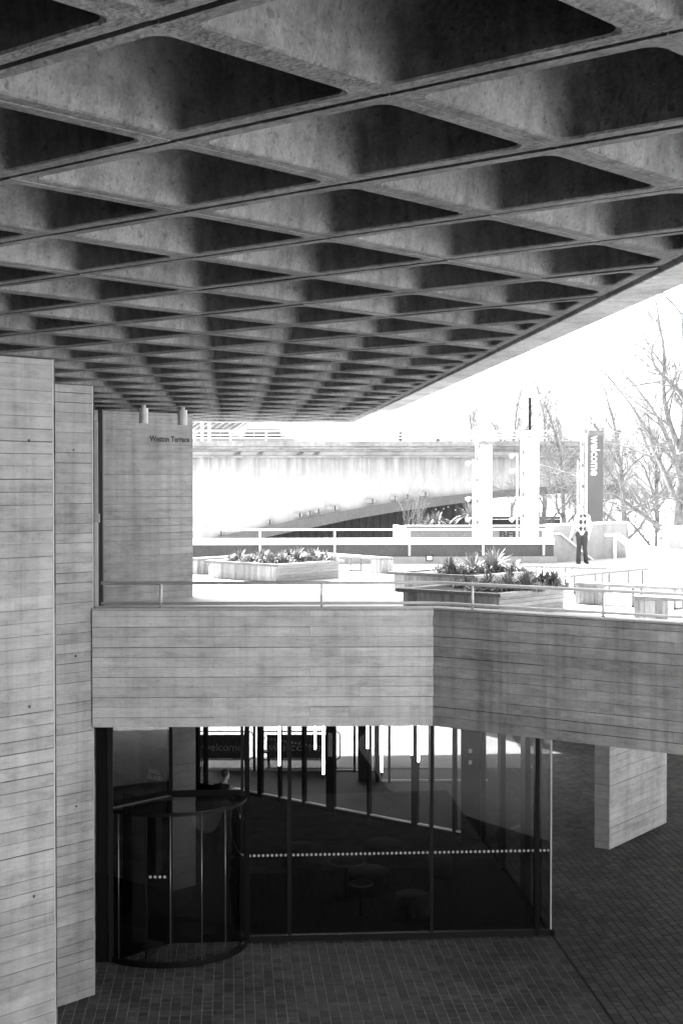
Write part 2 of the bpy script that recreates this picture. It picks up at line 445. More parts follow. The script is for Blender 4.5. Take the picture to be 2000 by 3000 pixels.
def coffer(poly, b):
    """poly ccw, local coordinates, z=0 underside"""
    depth, w, taper = .62, .072, .06
    if len(poly) < 3: return False
    size = min((poly[(i+1) % len(poly)]-poly[i]).length for i in range(len(poly)))
    k = len(poly); o0 = len(b.v)
    skirt = [(p.x, p.y, .25) for p in poly]; und = [(p.x, p.y, 0) for p in poly]
    rings = []
    base = inset(poly, w)
    if base is None:
        b.add(und, [tuple(range(k))[::-1]]); b.add(und+skirt, [(i, i+k, (i+1) % k+k, (i+1) % k) for i in range(k)]); return True
    for t, r in ((0, .07), (.012, .075), (.3, .13), (.62, .20), (1.0, .28)):
        q = inset(poly, w+taper*t+(.012 if t > .01 else 0))
        if q is None: break
        rings.append((t*depth, rounded(q, r)))
    vs_ = und[:]; fs_ = []
    nr = len(rings[0][1])
    for z, rg in rings: vs_ += [(p.x, p.y, z) for p, _ in rg]
    for i in range(nr):
        j = (i+1) % nr; ci, cj = rings[0][1][i][1], rings[0][1][j][1]
        if ci == cj: fs_.append((ci, k+j, k+i)[::1])
        else: fs_.append((ci, cj, k+j, k+i))
    # flange faces look down
    fs_ = [f[::-1] for f in fs_]
    for r_ in range(len(rings)-1):
        for i in range(nr):
            j = (i+1) % nr; a0 = k+r_*nr
            fs_.append((a0+i, a0+j, a0+nr+j, a0+nr+i))
    fs_.append(tuple(k+(len(rings)-1)*nr+i for i in range(nr)))
    b.add(vs_, fs_)
    b.add(und+skirt, [(i, i+k, (i+1) % k+k, (i+1) % k) for i in range(k)])
    return True
def smooth_by_angle(me, ang=.7):
    me.polygons.foreach_set('use_smooth', [True]*len(me.polygons))
    try: me.set_sharp_from_angle(angle=ang)
    except Exception: pass
gu, gv = .004, .019
std = [Vector((gu, gv, 0)), Vector((GL-gu, gv, 0)), Vector((GL-gu, GL-gv, 0)), Vector((gu, GL-gv, 0))]
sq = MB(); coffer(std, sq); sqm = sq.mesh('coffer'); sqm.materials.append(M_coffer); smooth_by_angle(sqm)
rest = MB(); cells = []
eE, eN = Vector((math.cos(-TH+AE), math.sin(-TH+AE), 0)), Vector((math.cos(-TH+AE+math.pi/2), math.sin(-TH+AE+math.pi/2), 0))
cT, sT = math.cos(TH), math.sin(TH)
for i in range(-40, 14):
    for j in range(-18, 36):
        if i+j > EDGE: continue
        p0 = grid(i, j); c = p0+(U+V)*(GL/2)
        if c.x < -13 or c.y < -7 or (c-GO).dot(N) > FARN+1.2: continue
        poly = std
        cE = EDGE*GL/math.sqrt(2)-(p0-GO).dot(E); cN = FARN-(p0-GO).dot(N)
        cut = (i+j+2 > EDGE) or max(q.dot(eN) for q in std) > cN
        if cut:
            poly = clip(clip(std, eE, cE), eN, cN)
            poly = [q for n_, q in enumerate(poly) if (q-poly[n_-1]).length > .02]
            if len(poly) < 3: continue
        cells.append((c, p0, poly, cut))
shown = 0
cells.sort(key=lambda t: t[0].y)
for c, p0, poly, cut in cells:
    if visible((c.x, c.y, Z_C), 330) and shown < 300 and c.y > 3:
        shown += 1
        if cut:
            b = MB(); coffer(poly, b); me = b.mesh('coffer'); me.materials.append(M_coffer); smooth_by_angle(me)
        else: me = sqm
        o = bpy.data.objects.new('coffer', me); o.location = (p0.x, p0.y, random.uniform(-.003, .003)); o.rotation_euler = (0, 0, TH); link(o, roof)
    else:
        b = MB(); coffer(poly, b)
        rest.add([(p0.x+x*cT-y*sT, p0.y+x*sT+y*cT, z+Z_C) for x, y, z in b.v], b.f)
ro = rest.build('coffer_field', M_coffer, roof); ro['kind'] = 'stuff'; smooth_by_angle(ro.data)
eo = GO+E*(EDGE*GL/math.sqrt(2))
sl = MB()
pe = eo+E*.42
q0, q1 = pe-N*14, eo+N*FARN+E*.42
sl.prism([(q0.x, q0.y), (q1.x, q1.y), (q1.x-E.x*16+N.x*.4, q1.y-E.y*16+N.y*.4), (-14, -8), (q0.x, -8)], Z_C+.66, Z_C+1.7)
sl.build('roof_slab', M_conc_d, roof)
bm_ = MB(); s0 = eo+E*.085-N*14
NB = 9; ll = (FARN+14.35)/NB
for k in range(NB):
    b = MB(); b.box(s0+N*(ll*k), AE+math.pi/2, ll-.008, -.34, Z_C-.0, Z_C+.8)
    b.build('edge_beam', M_fascia, roof, loc=(s0+N*(ll*k)).to_tuple()[:2]+(Z_C,), bevel=.012)
gb = MB(); gb.box(eo+E*.002-N*14, AE+math.pi/2, FARN+14, -.081, Z_C+.12, Z_C+.6); gb.build('edge_groove', M_joint, roof)
fb = MB(); fs = eo+N*(FARN+.03)+E*.08; fb.box(fs-E*14, AE, 14, .30, Z_C+.0, Z_C+.8); fb.build('end_beam', M_fascia, roof)

# ------------------------------------------------------------------ board-marked piers on the left
def pier(name, label, end, length, thick, z0, z1, seed, chamfer=.045):
    """front face runs along V and ends at point end; body goes back along -U"""
    t = thing(name, label, 'concrete pier', (end.x, end.y, z0))
    a = AV; st = end-V*length
    MB().box(st, a, length, thick, z0, z1-.004).build('core', M_joint, t)
    # the line has its front on the right-hand side
    boards(t, st, a, length-chamfer, z0, z1-.006, seed=seed)
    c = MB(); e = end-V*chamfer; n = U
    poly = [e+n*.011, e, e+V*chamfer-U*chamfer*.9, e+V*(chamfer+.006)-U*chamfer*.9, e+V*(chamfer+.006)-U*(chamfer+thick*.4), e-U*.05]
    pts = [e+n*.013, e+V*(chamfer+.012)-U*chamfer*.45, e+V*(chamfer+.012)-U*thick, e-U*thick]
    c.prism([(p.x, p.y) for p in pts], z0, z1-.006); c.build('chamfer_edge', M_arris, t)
    return t
p1_end = at(163, 1413, 17.58); p1_end.z = 0
p2_end = at(277, 1413, 22.38); p2_end.z = 0
pr1 = pier('concrete_pier', 'broad board-marked concrete pier running from the brick paving to the roof, without the glass behind', p1_end, 3.2, 1.2, -.02, Z_C, 11)
pr2 = pier('concrete_pier', 'narrow board-marked concrete pier standing against the glass entrance and parapet end', p2_end, 3.4, .8, -.02, Z_C, 12)
for t, base, lst in ((pr1, p1_end, ((85, 1291), (87, 2070), (100, 2626), (86, 1302+0))), (pr2, p2_end, ((216, 1318), (224, 2362), (222, 1922)))):
    for px, py in lst[:3]:
        w = onplane(px, py, base+U*.013, U)
        h = MB(); s = [w+(V*math.cos(k*math.pi/5)+Vector((0, 0, 1))*math.sin(k*math.pi/5))*.019 for k in range(10)]
        h.add(s+[p+U*.004 for p in s], [tuple(range(10, 20))]+[(k, (k+1) % 10, (k+1) % 10+10, k+10) for k in range(10)])
        h.build('tie_hole', M_joint, t)

# wall carrying the terrace name
w3a = gp(302, 1766, Z_T); w3b = gp(564, 1749, Z_T)
a3 = math.atan2(w3b.y-w3a.y, w3b.x-w3a.x); n3 = dirv(a3-math.pi/2); d3 = dirv(a3)
w3s = w3a-d3*2.5; L3 = (w3b-w3s).length
w3 = thing('concrete_wall', 'smooth board-marked concrete fin wall lettered with the terrace name', 'wall', (w3b.x, w3b.y, Z_T))
MB().box(w3s, a3, L3-.004, .5, Z_T-.01, Z_C-.004).build('core', M_conc_d, w3)
boards(w3, w3s, a3, L3, Z_T, Z_C-.006, seed=21, h=.155, splits=[[], [3.2], [], [], [2.9], [], [3.9]])
MB().box(w3b-d3*.0+d3*.003, a3, .012, .5, Z_T-.01, Z_C-.006).build('end_face', M_conc, w3)
ta = onplane(439, 1293, w3b+n3*.018, n3); tb = onplane(555, 1292, w3b+n3*.018, n3)
text_mesh('lettering', 'Weston Terrace', .165, M_letter, w3, ta, (math.pi/2, 0, a3), bold=.004, width=(tb-ta).length)

# closed building volume on the left and behind
left = thing('theatre_wall', 'plain near-black building wall closing the space behind the piers', 'wall', (-5.2, 20, 0))
b = MB()
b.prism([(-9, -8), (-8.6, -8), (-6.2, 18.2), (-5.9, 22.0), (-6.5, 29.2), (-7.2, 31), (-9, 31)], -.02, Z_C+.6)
b.build('wall_body', M_bounce_cut, left)
rear = thing('theatre_back_wall', 'plain near-black building wall on the near side of the roofed terrace', 'wall', (-3, -8, 0))
MB().prism([(-9, -9), (0.5, -9), (0.5, -8.02), (-9, -8.02)], -.02, Z_C+.6).build('wall_body', M_bounce_cut, rear)
ut = MB().prism([(-8.5, -40), (20, -40), (5, -6), (2.6, 2.2), (-7.3, 2.2)], 0, CZ-1.62)  # unseen terrace under the camera, enlarged and made solid to block light
tag(ut.build('light_block_terrace', M_grout_d), kind='structure')
# ------------------------------------------------------------------ terrace deck, parapet and railing
PA = Vector((-3.745, 22.30, 0)); PB = at(1269, 1413, 22.45); PB.z = 0
PCd = gp(2000, 2212, Z_S); PCd.z = 0
aL = math.atan2(PB.y-PA.y, PB.x-PA.x); aR = math.atan2(PCd.y-PB.y, PCd.x-PB.x)
LL = (PB-PA).length; LR = 8.5; PC = PB+dirv(aR)*LR
nL, nR = dirv(aL+math.pi/2), dirv(aR+math.pi/2)          # towards the terrace
TKP = .30
mit = (nL+nR).normalized(); mk = TKP/mit.dot(nL)
IA, IB, IC = PA+nL*TKP, PB+mit*mk, PC+nR*TKP
deck_poly = [(-4.6, IA.y), (IB.x, IB.y), (IC.x, IC.y), (16, 20), (16, 54), (10.2, 50.6), (6.6, 46.9), (-15, 45.3), (-15, 31), (-6.2, 31), (-5.0, 26)]
d_ = MB().prism(deck_poly, Z_T-.2, Z_T); tag(d_.build('terrace_floor', M_terr), kind='structure')
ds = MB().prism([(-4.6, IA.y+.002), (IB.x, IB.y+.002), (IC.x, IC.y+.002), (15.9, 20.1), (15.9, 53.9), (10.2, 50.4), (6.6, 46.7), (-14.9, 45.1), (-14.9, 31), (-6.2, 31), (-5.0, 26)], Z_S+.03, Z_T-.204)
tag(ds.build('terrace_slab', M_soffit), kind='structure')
par = thing('parapet_wall', 'long board-marked concrete parapet beam spanning between pier and sky, bent at one corner', 'parapet', (PB.x, PB.y, Z_S))
MB().prism([(PA.x, PA.y), (PB.x, PB.y), (IB.x, IB.y), (IA.x, IA.y)], Z_S, Z_P-.002).build('core_frontal', M_joint, par).name = 'core'
MB().prism([(PB.x, PB.y), (PC.x, PC.y), (IC.x, IC.y), (IB.x, IB.y)], Z_S, Z_P-.002).build('core', M_joint, par)
spl = [[1.82], [3.27, 3.86], [1.80], [3.28, 4.02], [1.83, 3.39], [3.27], [1.82], [3.28, 3.72], [1.83], [3.27], [1.82], [3.27]]
boards(par, PA, aL, LL, Z_S, Z_P-.03, seed=31, h=.1525, splits=spl, m=M_board_lit)
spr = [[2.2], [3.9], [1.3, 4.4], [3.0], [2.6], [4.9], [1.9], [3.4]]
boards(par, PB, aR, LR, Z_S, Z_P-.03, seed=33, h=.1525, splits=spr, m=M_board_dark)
cp = MB(); ov = .016
ca, cb, cc = PA-nL*ov, PB-mit*(ov/mit.dot(nL)), PC-nR*ov
cp.prism([(ca.x, ca.y), (cb.x, cb.y), (IB.x, IB.y), (IA.x, IA.y)], Z_P-.03, Z_P)
cp.prism([(cb.x, cb.y), (cc.x, cc.y), (IC.x, IC.y), (IB.x, IB.y)], Z_P-.03, Z_P)
cp.build('top_edge', M_conc, par)
rl = thing('handrail', 'grey tubular double handrail fixed along the top of the bent parapet', 'railing', (PB.x, PB.y, Z_P))
ra, rb, rc = PA+nL*.12+dirv(aL)*.12, PB+mit*(.12/mit.dot(nL)), PC+nR*.12
def bendpath(z):
    d1 = dirv(aL); d2 = dirv(aR); k = .35
    mid = [rb-d1*k, rb-d1*k*.4+ (d2*k*.1), rb+d2*k*.4-(d1*k*.1), rb+d2*k]
    return [Vector((p.x, p.y, z)) for p in [ra]+mid+[rc]]
ztop = Z_P+.372; zlow = Z_P+.062
MB().tube(bendpath(ztop), .025, 12).build('top_rail', M_steel, rl, smooth=True)
MB().tube(bendpath(zlow), .022, 12).build('lower_rail', M_steel, rl, smooth=True)
def on_rail(px):
    d = ray(px, 1760); 
    for a, b in ((ra, rb), (rb, rc)):
        n = Vector((-(b-a).y, (b-a).x, 0)); t = a.dot(n)/Vector((d.x, d.y, 0)).dot(n); w = Vector((d.x*t, d.y*t, 0))
        s = (w-a).dot(b-a)/(b-a).length_squared
        if 0 <= s <= 1: return w
for px in (472, 942, 1383, 1766):
    w = on_rail(px)
    MB().tube([(w.x, w.y, Z_P-.002), (w.x, w.y, ztop)], .021, 10).build('post', M_steel, rl, smooth=True)
# steel column and window frame beside the narrow pier
sc_ = thing('steel_column', 'slim dark steel column standing between the narrow pier and the lettered wall', 'column', at(294, 1780, 29.3).to_tuple()[:2]+(Z_T,))
c0 = at(288, 1413, 29.3); c1 = at(301, 1413, 29.3)
MB().box((c0.x, c0.y), 0, c1.x-c0.x, .12, Z_T-.01, Z_C-.01).build('shaft', mat('column_paint', .05, .5, ((4, .1),)), sc_, bevel=.004)
wf = thing('window_frame', 'narrow white metal window frame tucked beside the narrow pier', 'window', at(285, 1780, 29.3).to_tuple()[:2]+(Z_T,))
c2 = at(280, 1413, 29.25); c3 = at(287, 1413, 29.25)
MB().box((c2.x-.03, c2.y), 0, c3.x-c2.x+.03, .05, Z_T-.01, Z_T+1.65).build('lower_jamb', M_white, wf)
MB().box((c2.x-.03, c2.y), 0, c3.x-c2.x+.03, .05, Z_T+1.82, Z_C-.25).build('upper_jamb', M_steel, wf)
MB().box((c2.x-.03, c2.y-.02), 0, .11, .06, Z_T+1.65, Z_T+1.82).build('bracket', M_steel, wf)
# cylinder downlights hanging under the roof
for k, (px0, px1, py) in enumerate(((408, 435, 1241), (521, 549, 1246))):
    w = at((px0+px1)/2, py, 28.6+k*.8); r = (px1-px0)/2/FPX*w.y
    t = thing('downlight', ('grey cylinder downlight under the roof, the one further from the lettering end' if k == 0 else 'grey cylinder downlight under the roof above the end of the lettering'), 'lamp', (w.x, w.y, w.z))
    MB().lathe((w.x, w.y, 0), [(r*.86, w.z+.02), (r*.9, w.z), (r, w.z), (r, Z_C-.03), (r*.5, Z_C-.03), (r*.5, Z_C+.2)], 20).build('housing', M_steel, t, smooth=False)
    MB().lathe((w.x, w.y, 0), [(r*.8, w.z+.012), (r*.8, w.z+.03)], 20).build('lens', M_dsteel, t)

# ------------------------------------------------------------------ glass entrance hall under the terrace
K0 = Vector((corner.x, corner.y, 0))
CD = K0-E*6.50; RD = 1.27                       # centre and radius of the revolving door
LP = CD-V*RD; RP = CD+E*RD
ZT = Z_S+.028
hall = thing('glass_entrance_hall', 'dark framed glass entrance hall under the parapet with dotted panes', 'glass building', (K0.x, K0.y, 0))
def s_of(px):      # distance back from the corner along the facade for a pixel column
    d = ray(px, 2500); n = N; t = K0.dot(n)/Vector((d.x, d.y, 0)).dot(n); w = Vector((d.x*t, d.y*t, 0)); return (K0-w).dot(E)
def post(s, w, dp, m=M_black, name='mullion'):
    return MB().box(K0-E*(s+w/2)-N*(dp*.4), AE, w, dp, .0, ZT).build(name, m, hall)
sR = 6.50-RD
cols = [s_of(1606), s_of(1571), s_of(1263), s_of(848), sR]
post(cols[1], .075, .14); post(cols[2], .055, .10, M_dsteel); post(cols[3], .062, .10, M_dsteel); post(sR-.02, .085, .16)
post(sR+.06, .05, .12, M_dsteel)
MB().box(K0-E*.03-N*.03, AE, .022, .05, .03, ZT).build('corner_bead', M_steel, hall)
MB().box(K0-E*sR-N*.05, AE, sR+.02, .10, 0, .10).build('bottom_rail', M_dsteel, hall)
MB().box(K0-E*.06-N*.06, AE, .10, .12, 0, .085).build('corner_foot', M_black, hall)
zdot = 1.455
def dots(p, a, l, z, n_, r=.0235, parent=hall, name='dot_row'):
    b = MB(); d = dirv(a)
    for k in range(n_):
        c = Vector((p[0], p[1], 0))+d*(l*(k+.5)/n_); ring = [(c.x+d.x*r*math.cos(t*math.pi/6), c.y+d.y*r*math.cos(t*math.pi/6), z+r*math.sin(t*math.pi/6)) for t in range(12)]
        b.add(ring, [tuple(range(12))])
    return b.build(name, M_dot, parent)
edges = [0.0, cols[1], cols[2], cols[3], sR]
for a_, b_ in zip(edges[:-1], edges[1:]):
    l_ = b_-a_-.06; p = K0-E*(b_-.03)
    MB().box(p, AE, l_, .012, .10, ZT).build('pane', M_glass, hall)
    dots(p-N*.004, AE, l_, zdot, max(2, int(round(l_/.0755))))
# right-hand glass side running back from the corner
SL = 7.0
sp = [K0+N*.06-E*.02, K0+N*(SL-.02)-E*.02]
MB().add([(sp[0].x, sp[0].y, .08), (sp[1].x, sp[1].y, .08), (sp[1].x, sp[1].y, ZT), (sp[0].x, sp[0].y, ZT)], [(0, 1, 2, 3)]).build('side_pane', M_glass3, hall)
MB().box(K0+N*.06-E*.0, AE+math.pi/2, SL-.06, .05, 0, .08).build('side_bottom_rail', M_dsteel, hall)
for s, w in ((.75, .08), (1.75, .42), (4.2, .34), (6.5, .2)):
    MB().box(K0+N*s-E*.02, AE+math.pi/2, w, .10, .0, ZT).build('side_mullion', M_black, hall)
# left part of the facade between the pier and the door
MB().box(LP-E*1.9, AE, 1.86, .012, .08, ZT).build('pane', M_glass, hall)
MB().box(LP-E*.05-N*.05, AE, .075, .12, 0, ZT).build('door_post', M_dsteel, hall)
MB().box(LP-E*.24-N*.02, AE, .17, .06, 0, ZT).build('mullion', M_black, hall)
MB().box(LP-E*1.9, AE, 1.8, .08, 0, .08).build('bottom_rail', M_black, hall)
# glass above the door on the two sides of the inward corner
ZD = 2.475
MB().box(LP+V*.04, AV, RD-.06, .012, ZD+.06, ZT).build('transom_pane', M_glass, hall)
MB().box(CD+E*.05, AE, RD-.12, .012, ZD+.06, ZT).build('transom_pane', M_glass, hall)
MB().box(LP+V*.03-U*.03, AV, RD-.06, .08, ZD, ZD+.10).build('transom', M_black, hall)
MB().box(CD+E*.03-N*.03, AE, RD-.08, .08, ZD, ZD+.10).build('transom', M_black, hall)
MB().box(CD-E*.05, AE, .10, .10, ZD, ZT).build('corner_post', M_black, hall)
# revolving door
rd = thing('revolving_door', 'curved glass revolving door drum with thin bright posts, set in the entrance corner', 'door', (CD.x, CD.y, 0))
def arc(a0, a1, r, n_=18): return [CD+dirv(a0+(a1-a0)*k/n_)*r for k in range(n_+1)]
aLP, aRP = AV+math.pi, AE+2*math.pi
aa = arc(aLP+.03, aRP-.03, RD); ai = arc(aLP+.03, aRP-.03, RD-.01)
b = MB(); n_ = len(aa)
b.add([(p.x, p.y, .08) for p in aa]+[(p.x, p.y, ZD-.03) for p in aa], [(k, k+1, k+1+n_, k+n_) for k in range(n_-1)])
b.build('curved_pane', M_glass, rd, smooth=True)
def ringwall(r0, r1, z0, z1, nm, m, seg=22):
    o_, i_ = arc(aLP, aRP, r1, seg), arc(aLP, aRP, r0, seg); b = MB(); k = len(o_)
    vs_ = [(p.x, p.y, z0) for p in o_]+[(p.x, p.y, z0) for p in i_]+[(p.x, p.y, z1) for p in o_]+[(p.x, p.y, z1) for p in i_]; fs_ = []
    for q in range(k-1):
        fs_ += [(q, q+1, q+1+2*k, q+2*k), (q+k+1, q+k, q+3*k, q+3*k+1), (q+2*k, q+1+2*k, q+1+3*k, q+3*k), (q+k, q+k+1, q+1, q)]
    fs_ += [(0, 2*k, 3*k, k), (k-1, 2*k-1, 4*k-1, 3*k-1)]
    b.add(vs_, fs_); return b.build(nm, m, rd)
ringwall(RD-.04, RD+.035, 0, .085, 'base_ring', M_black)
ringwall(RD-.03, RD+.02, ZD-.05, ZD-.002, 'head_ring', M_black)
b = MB(); ar = arc(aLP, aRP, RD+.02, 22); b.prism([(p.x, p.y) for p in ar]+[(CD.x, CD.y)], ZD, ZD+.012); b.build('canopy_glass', M_glass, rd)
b = MB().box(LP+V*.0-U*.0, AV, RD, .03, ZD+.013, ZD+.026); b.build('canopy_trim', M_chrome, rd)
b = MB().box(CD, AE, RD, .03, ZD+.013, ZD+.026); b.build('canopy_trim', M_chrome, rd)
for px, zz in ((346, .05), (497, .05), (588, .05), (657, .2)):
    best = min((k for k in range(400)), key=lambda k: abs(1000+FPX*(CD+dirv(aLP+(aRP-aLP)*k/400)*RD).x/(CD+dirv(aLP+(aRP-aLP)*k/400)*RD).y-px))
    w = CD+dirv(aLP+(aRP-aLP)*best/400)*(RD+.012)
    MB().tube([(w.x, w.y, zz), (w.x, w.y, ZD-.03)], .009, 8).build('edge_post', M_chrome, rd, smooth=True)
for k in range(3):
    a = aLP+.5+k*2*math.pi/3
    MB().box(CD+dirv(a)*.06, a, RD-.14, .012, .1, ZD-.1).build('door_leaf', M_glass, rd)
    w = CD+dirv(a)*(RD-.08); MB().tube([(w.x, w.y, .1), (w.x, w.y, ZD-.1)], .018, 8).build('leaf_stile', M_black, rd)
MB().tube([(CD.x, CD.y, 0), (CD.x, CD.y, ZD-.06)], .05, 12).build('centre_shaft', M_black, rd)
for k, (px, py) in enumerate(((462, 2566), (475, 2566), (448, 2566), (484, 2566))):
    pass
dl = MB()
for px in (442, 456, 470, 484):
    w = at(px, 2567, CD.y-1.25); dl.add([(w.x+.024*math.cos(t*math.pi/6), w.y-.05+0*t, w.z+.024*math.sin(t*math.pi/6)) for t in range(12)], [tuple(range(12))])
dl.build('dot_row', M_dot, rd)

# hall floor, inner partition and outer glazing
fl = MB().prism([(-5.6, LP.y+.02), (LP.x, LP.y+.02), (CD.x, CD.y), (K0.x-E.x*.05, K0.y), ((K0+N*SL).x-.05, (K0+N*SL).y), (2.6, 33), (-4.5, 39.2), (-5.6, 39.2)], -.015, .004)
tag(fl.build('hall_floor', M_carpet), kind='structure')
ft = MB()
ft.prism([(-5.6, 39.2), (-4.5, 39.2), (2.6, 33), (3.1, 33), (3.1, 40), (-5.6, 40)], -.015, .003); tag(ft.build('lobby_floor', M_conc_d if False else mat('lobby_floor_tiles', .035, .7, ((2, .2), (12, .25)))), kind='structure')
B0, B1 = gp(900, 2365, 0), gp(1349, 2453, 0); aB = math.atan2(B1.y-B0.y, B1.x-B0.x); dB = dirv(aB); nB = dirv(aB-math.pi/2)
inner = thing('inner_glass_screen', 'glazed inner screen crossing the hall with black door posts and bright sill', 'glass screen', (B0.x, B0.y, 0))
bs_ = B0-dB*4.4; bl = (B1-bs_).length
MB().box(bs_, aB, bl, .012, .13, ZT).build('pane', M_glass2, inner)
MB().box(bs_-nB*.02, aB, bl, .10, 0, .09).build('sill', M_black, inner)
MB().box(bs_-nB*.0+dB*1.9, aB, bl-1.9, .08, .092, .125).build('lit_sill_cap', M_white, inner)  # white cap paints in the light on the sill top
def s_b(px):
    d = ray(px, 2400); n = nB; t = B0.dot(n)/Vector((d.x, d.y, 0)).dot(n); w = Vector((d.x*t, d.y*t, 0)); return (w-bs_).dot(dB)
for px0, px1 in ((575, 583), (598, 606), (756, 768), (816, 822), (886, 894), (957, 980), (1076, 1083), (1206, 1222), (1326, 1334)):
    s0_, s1_ = s_b(px0), s_b(px1)
    MB().box(bs_+dB*s0_+nB*.03, aB, s1_-s0_, .09, .0, ZT).build('mullion', M_black, inner)
s0_, s1_ = s_b(773), s_b(956); dots(bs_+dB*s0_+nB*.02, aB, s1_-s0_, 1.50, 18, .026, inner)
for px, py, w_, h_ in ((967, 2158, .13, .17), (967, 2193, .13, .38)):
    q = bs_+dB*s_b(px)+nB*.126; c = onplane(px, py, q, nB)
    b = MB(); hw = w_/2; b.add([c-dB*hw-Vector((0, 0, h_/2)), c+dB*hw-Vector((0, 0, h_/2)), c+dB*hw+Vector((0, 0, h_/2)), c-dB*hw+Vector((0, 0, h_/2))], [(0, 1, 2, 3)])
    b.build('notice_plate', M_dot, inner)
outer = thing('outer_glass_wall', 'far glazed wall of the hall with thin black mullions and bright sill', 'glass wall', (0, 39.6, 0))
OA = gp(900, 2260, 0); OB = gp(1117, 2291, 0); OC = gp(1360, 2288, 0)
def glazed(p, q, m_px, par_):
    a = math.atan2(q.y-p.y, q.x-p.x); l = (q-p).length; d = dirv(a)
    MB().box(p, a, l, .01, .06, ZT).build('pane', M_glass2, par_)
    MB().box(p-dirv(a+math.pi/2)*.03, a, l, .07, 0, .05).build('sill', M_white, par_)
    for px in m_px:
        r_ = ray(px, 2250); n = dirv(a+math.pi/2); t = p.dot(n)/Vector((r_.x, r_.y, 0)).dot(n); w = Vector((r_.x*t, r_.y*t, 0))
        MB().box((w.x-.03, w.y-.05), a, .06, .08, 0, ZT).build('mullion', M_black, par_)
OAl = Vector((OA.x-5.2, OA.y+.2, 0)); OBl = Vector((OB.x-.05, OA.y, 0))
glazed(OAl, OBl, (745, 1038, 1067), outer)
glazed(Vector((OB.x, OB.y, 0)), Vector((OC.x+.6, OC.y, 0)), (1140, 1258, 1268), outer)
MB().box((OB.x-.06, OB.y-.02), math.pi/2, OA.y-OB.y, .10, 0, ZT).build('corner_post', M_black, outer)
MB().box((OB.x-.3, OB.y+.1), math.pi/2, .9, .30, 0, ZT).build('door_jamb', M_dsteel, outer)
# concrete core with play poster
KC = at(500, 1413, 28.0); KC.z = 0
core = thing('concrete_core', 'board-marked concrete core wall inside the dark glass hall', 'wall', (KC.x, KC.y, 0))
MB().prism([(p.x, p.y) for p in (KC, KC+V*.62, KC+V*.62-U*2.6, KC-U*2.6)], 0, ZT).build('core', M_joint, core)
boards(core, KC-U*2.6, TH, 2.6, 0, ZT, seed=41)
boards(core, KC, AV, .62, 0, ZT, seed=42, m=M_conc_d)
nK = -V
pa_, pb_ = onplane(413, 2300, KC-V*.03, nK), onplane(489, 2190, KC-V*.03, nK)
pst = thing('poster', 'grey theatre poster reading SMALL ISLAND inside the glass', 'poster', (pa_.x, pa_.y, pa_.z))
lw = (pb_-pa_); lx = lw.dot(U)
b = MB(); p0_, zz0, zz1 = pa_, pa_.z, pb_.z
b.add([p0_, p0_+U*lx, p0_+U*lx+Vector((0, 0, zz1-zz0)), p0_+Vector((0, 0, zz1-zz0)), p0_-nK*.02, p0_+U*lx-nK*.02, p0_+U*lx+Vector((0, 0, zz1-zz0))-nK*.02, p0_+Vector((0, 0, zz1-zz0))-nK*.02], [(0, 1, 2, 3), (0, 4, 5, 1), (1, 5, 6, 2), (2, 6, 7, 3), (3, 7, 4, 0)])
b.build('sheet', mat('poster_print', .20, .5, ((4, .3),)), pst)
for s_, px, py in (('SMALL', 436, 2264), ('ISLAND', 433, 2280)):
    w = onplane(px, py, KC-V*.034, nK); text_mesh('lettering', s_, .12, M_white, pst, w, (math.pi/2, 0, TH), bold=.003, width=(.34 if s_ == 'SMALL' else .42))
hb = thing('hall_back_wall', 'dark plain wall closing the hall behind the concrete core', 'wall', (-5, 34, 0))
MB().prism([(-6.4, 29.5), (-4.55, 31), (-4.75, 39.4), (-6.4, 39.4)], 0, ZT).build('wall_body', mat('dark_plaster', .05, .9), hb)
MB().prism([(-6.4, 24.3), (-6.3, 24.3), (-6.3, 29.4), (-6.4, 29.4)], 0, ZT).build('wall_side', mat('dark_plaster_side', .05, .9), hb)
blk = thing('black_column', 'wide black clad column beside the glass side wall inside the hall', 'column', (2.8, 32, 0))
q = gp(1349, 2462, 0)
MB().prism([(q.x, q.y), (q.x+.52, q.y-.05), (q.x+.56, q.y+.5), (q.x+.04, q.y+.55)], 0, ZT).build('cladding', M_black, blk, bevel=.01)
for z in (1.70, 1.95): MB().cbox((q.x+.20, q.y-.024, z), .07, .01, .09).build('switch_plate', M_dot, blk)
# tube pendants
for px, py in ((818, 2256), (923, 2208), (947, 2282), (1118, 2275), (1205, 2225), (1225, 2245), (1076, 2205)):
    w = gp(px, py, 2.15)
    t = thing('tube_pendant', 'slim lit tube lamp hanging upright inside the glass hall', 'lamp', (w.x, w.y, 2.15), group='tube lamps hanging in the hall')
    MB().tube([(w.x, w.y, 2.24), (w.x, w.y, ZT-.3)], .018, 8).build('lit_tube', M_tube, t)
    MB().tube([(w.x, w.y, 2.15), (w.x, w.y, 2.238)], .026, 8).build('end_cap', M_dsteel, t)
    MB().tube([(w.x, w.y, ZT-.298), (w.x, w.y, ZT)], .008, 6).build('cord', M_black, t)
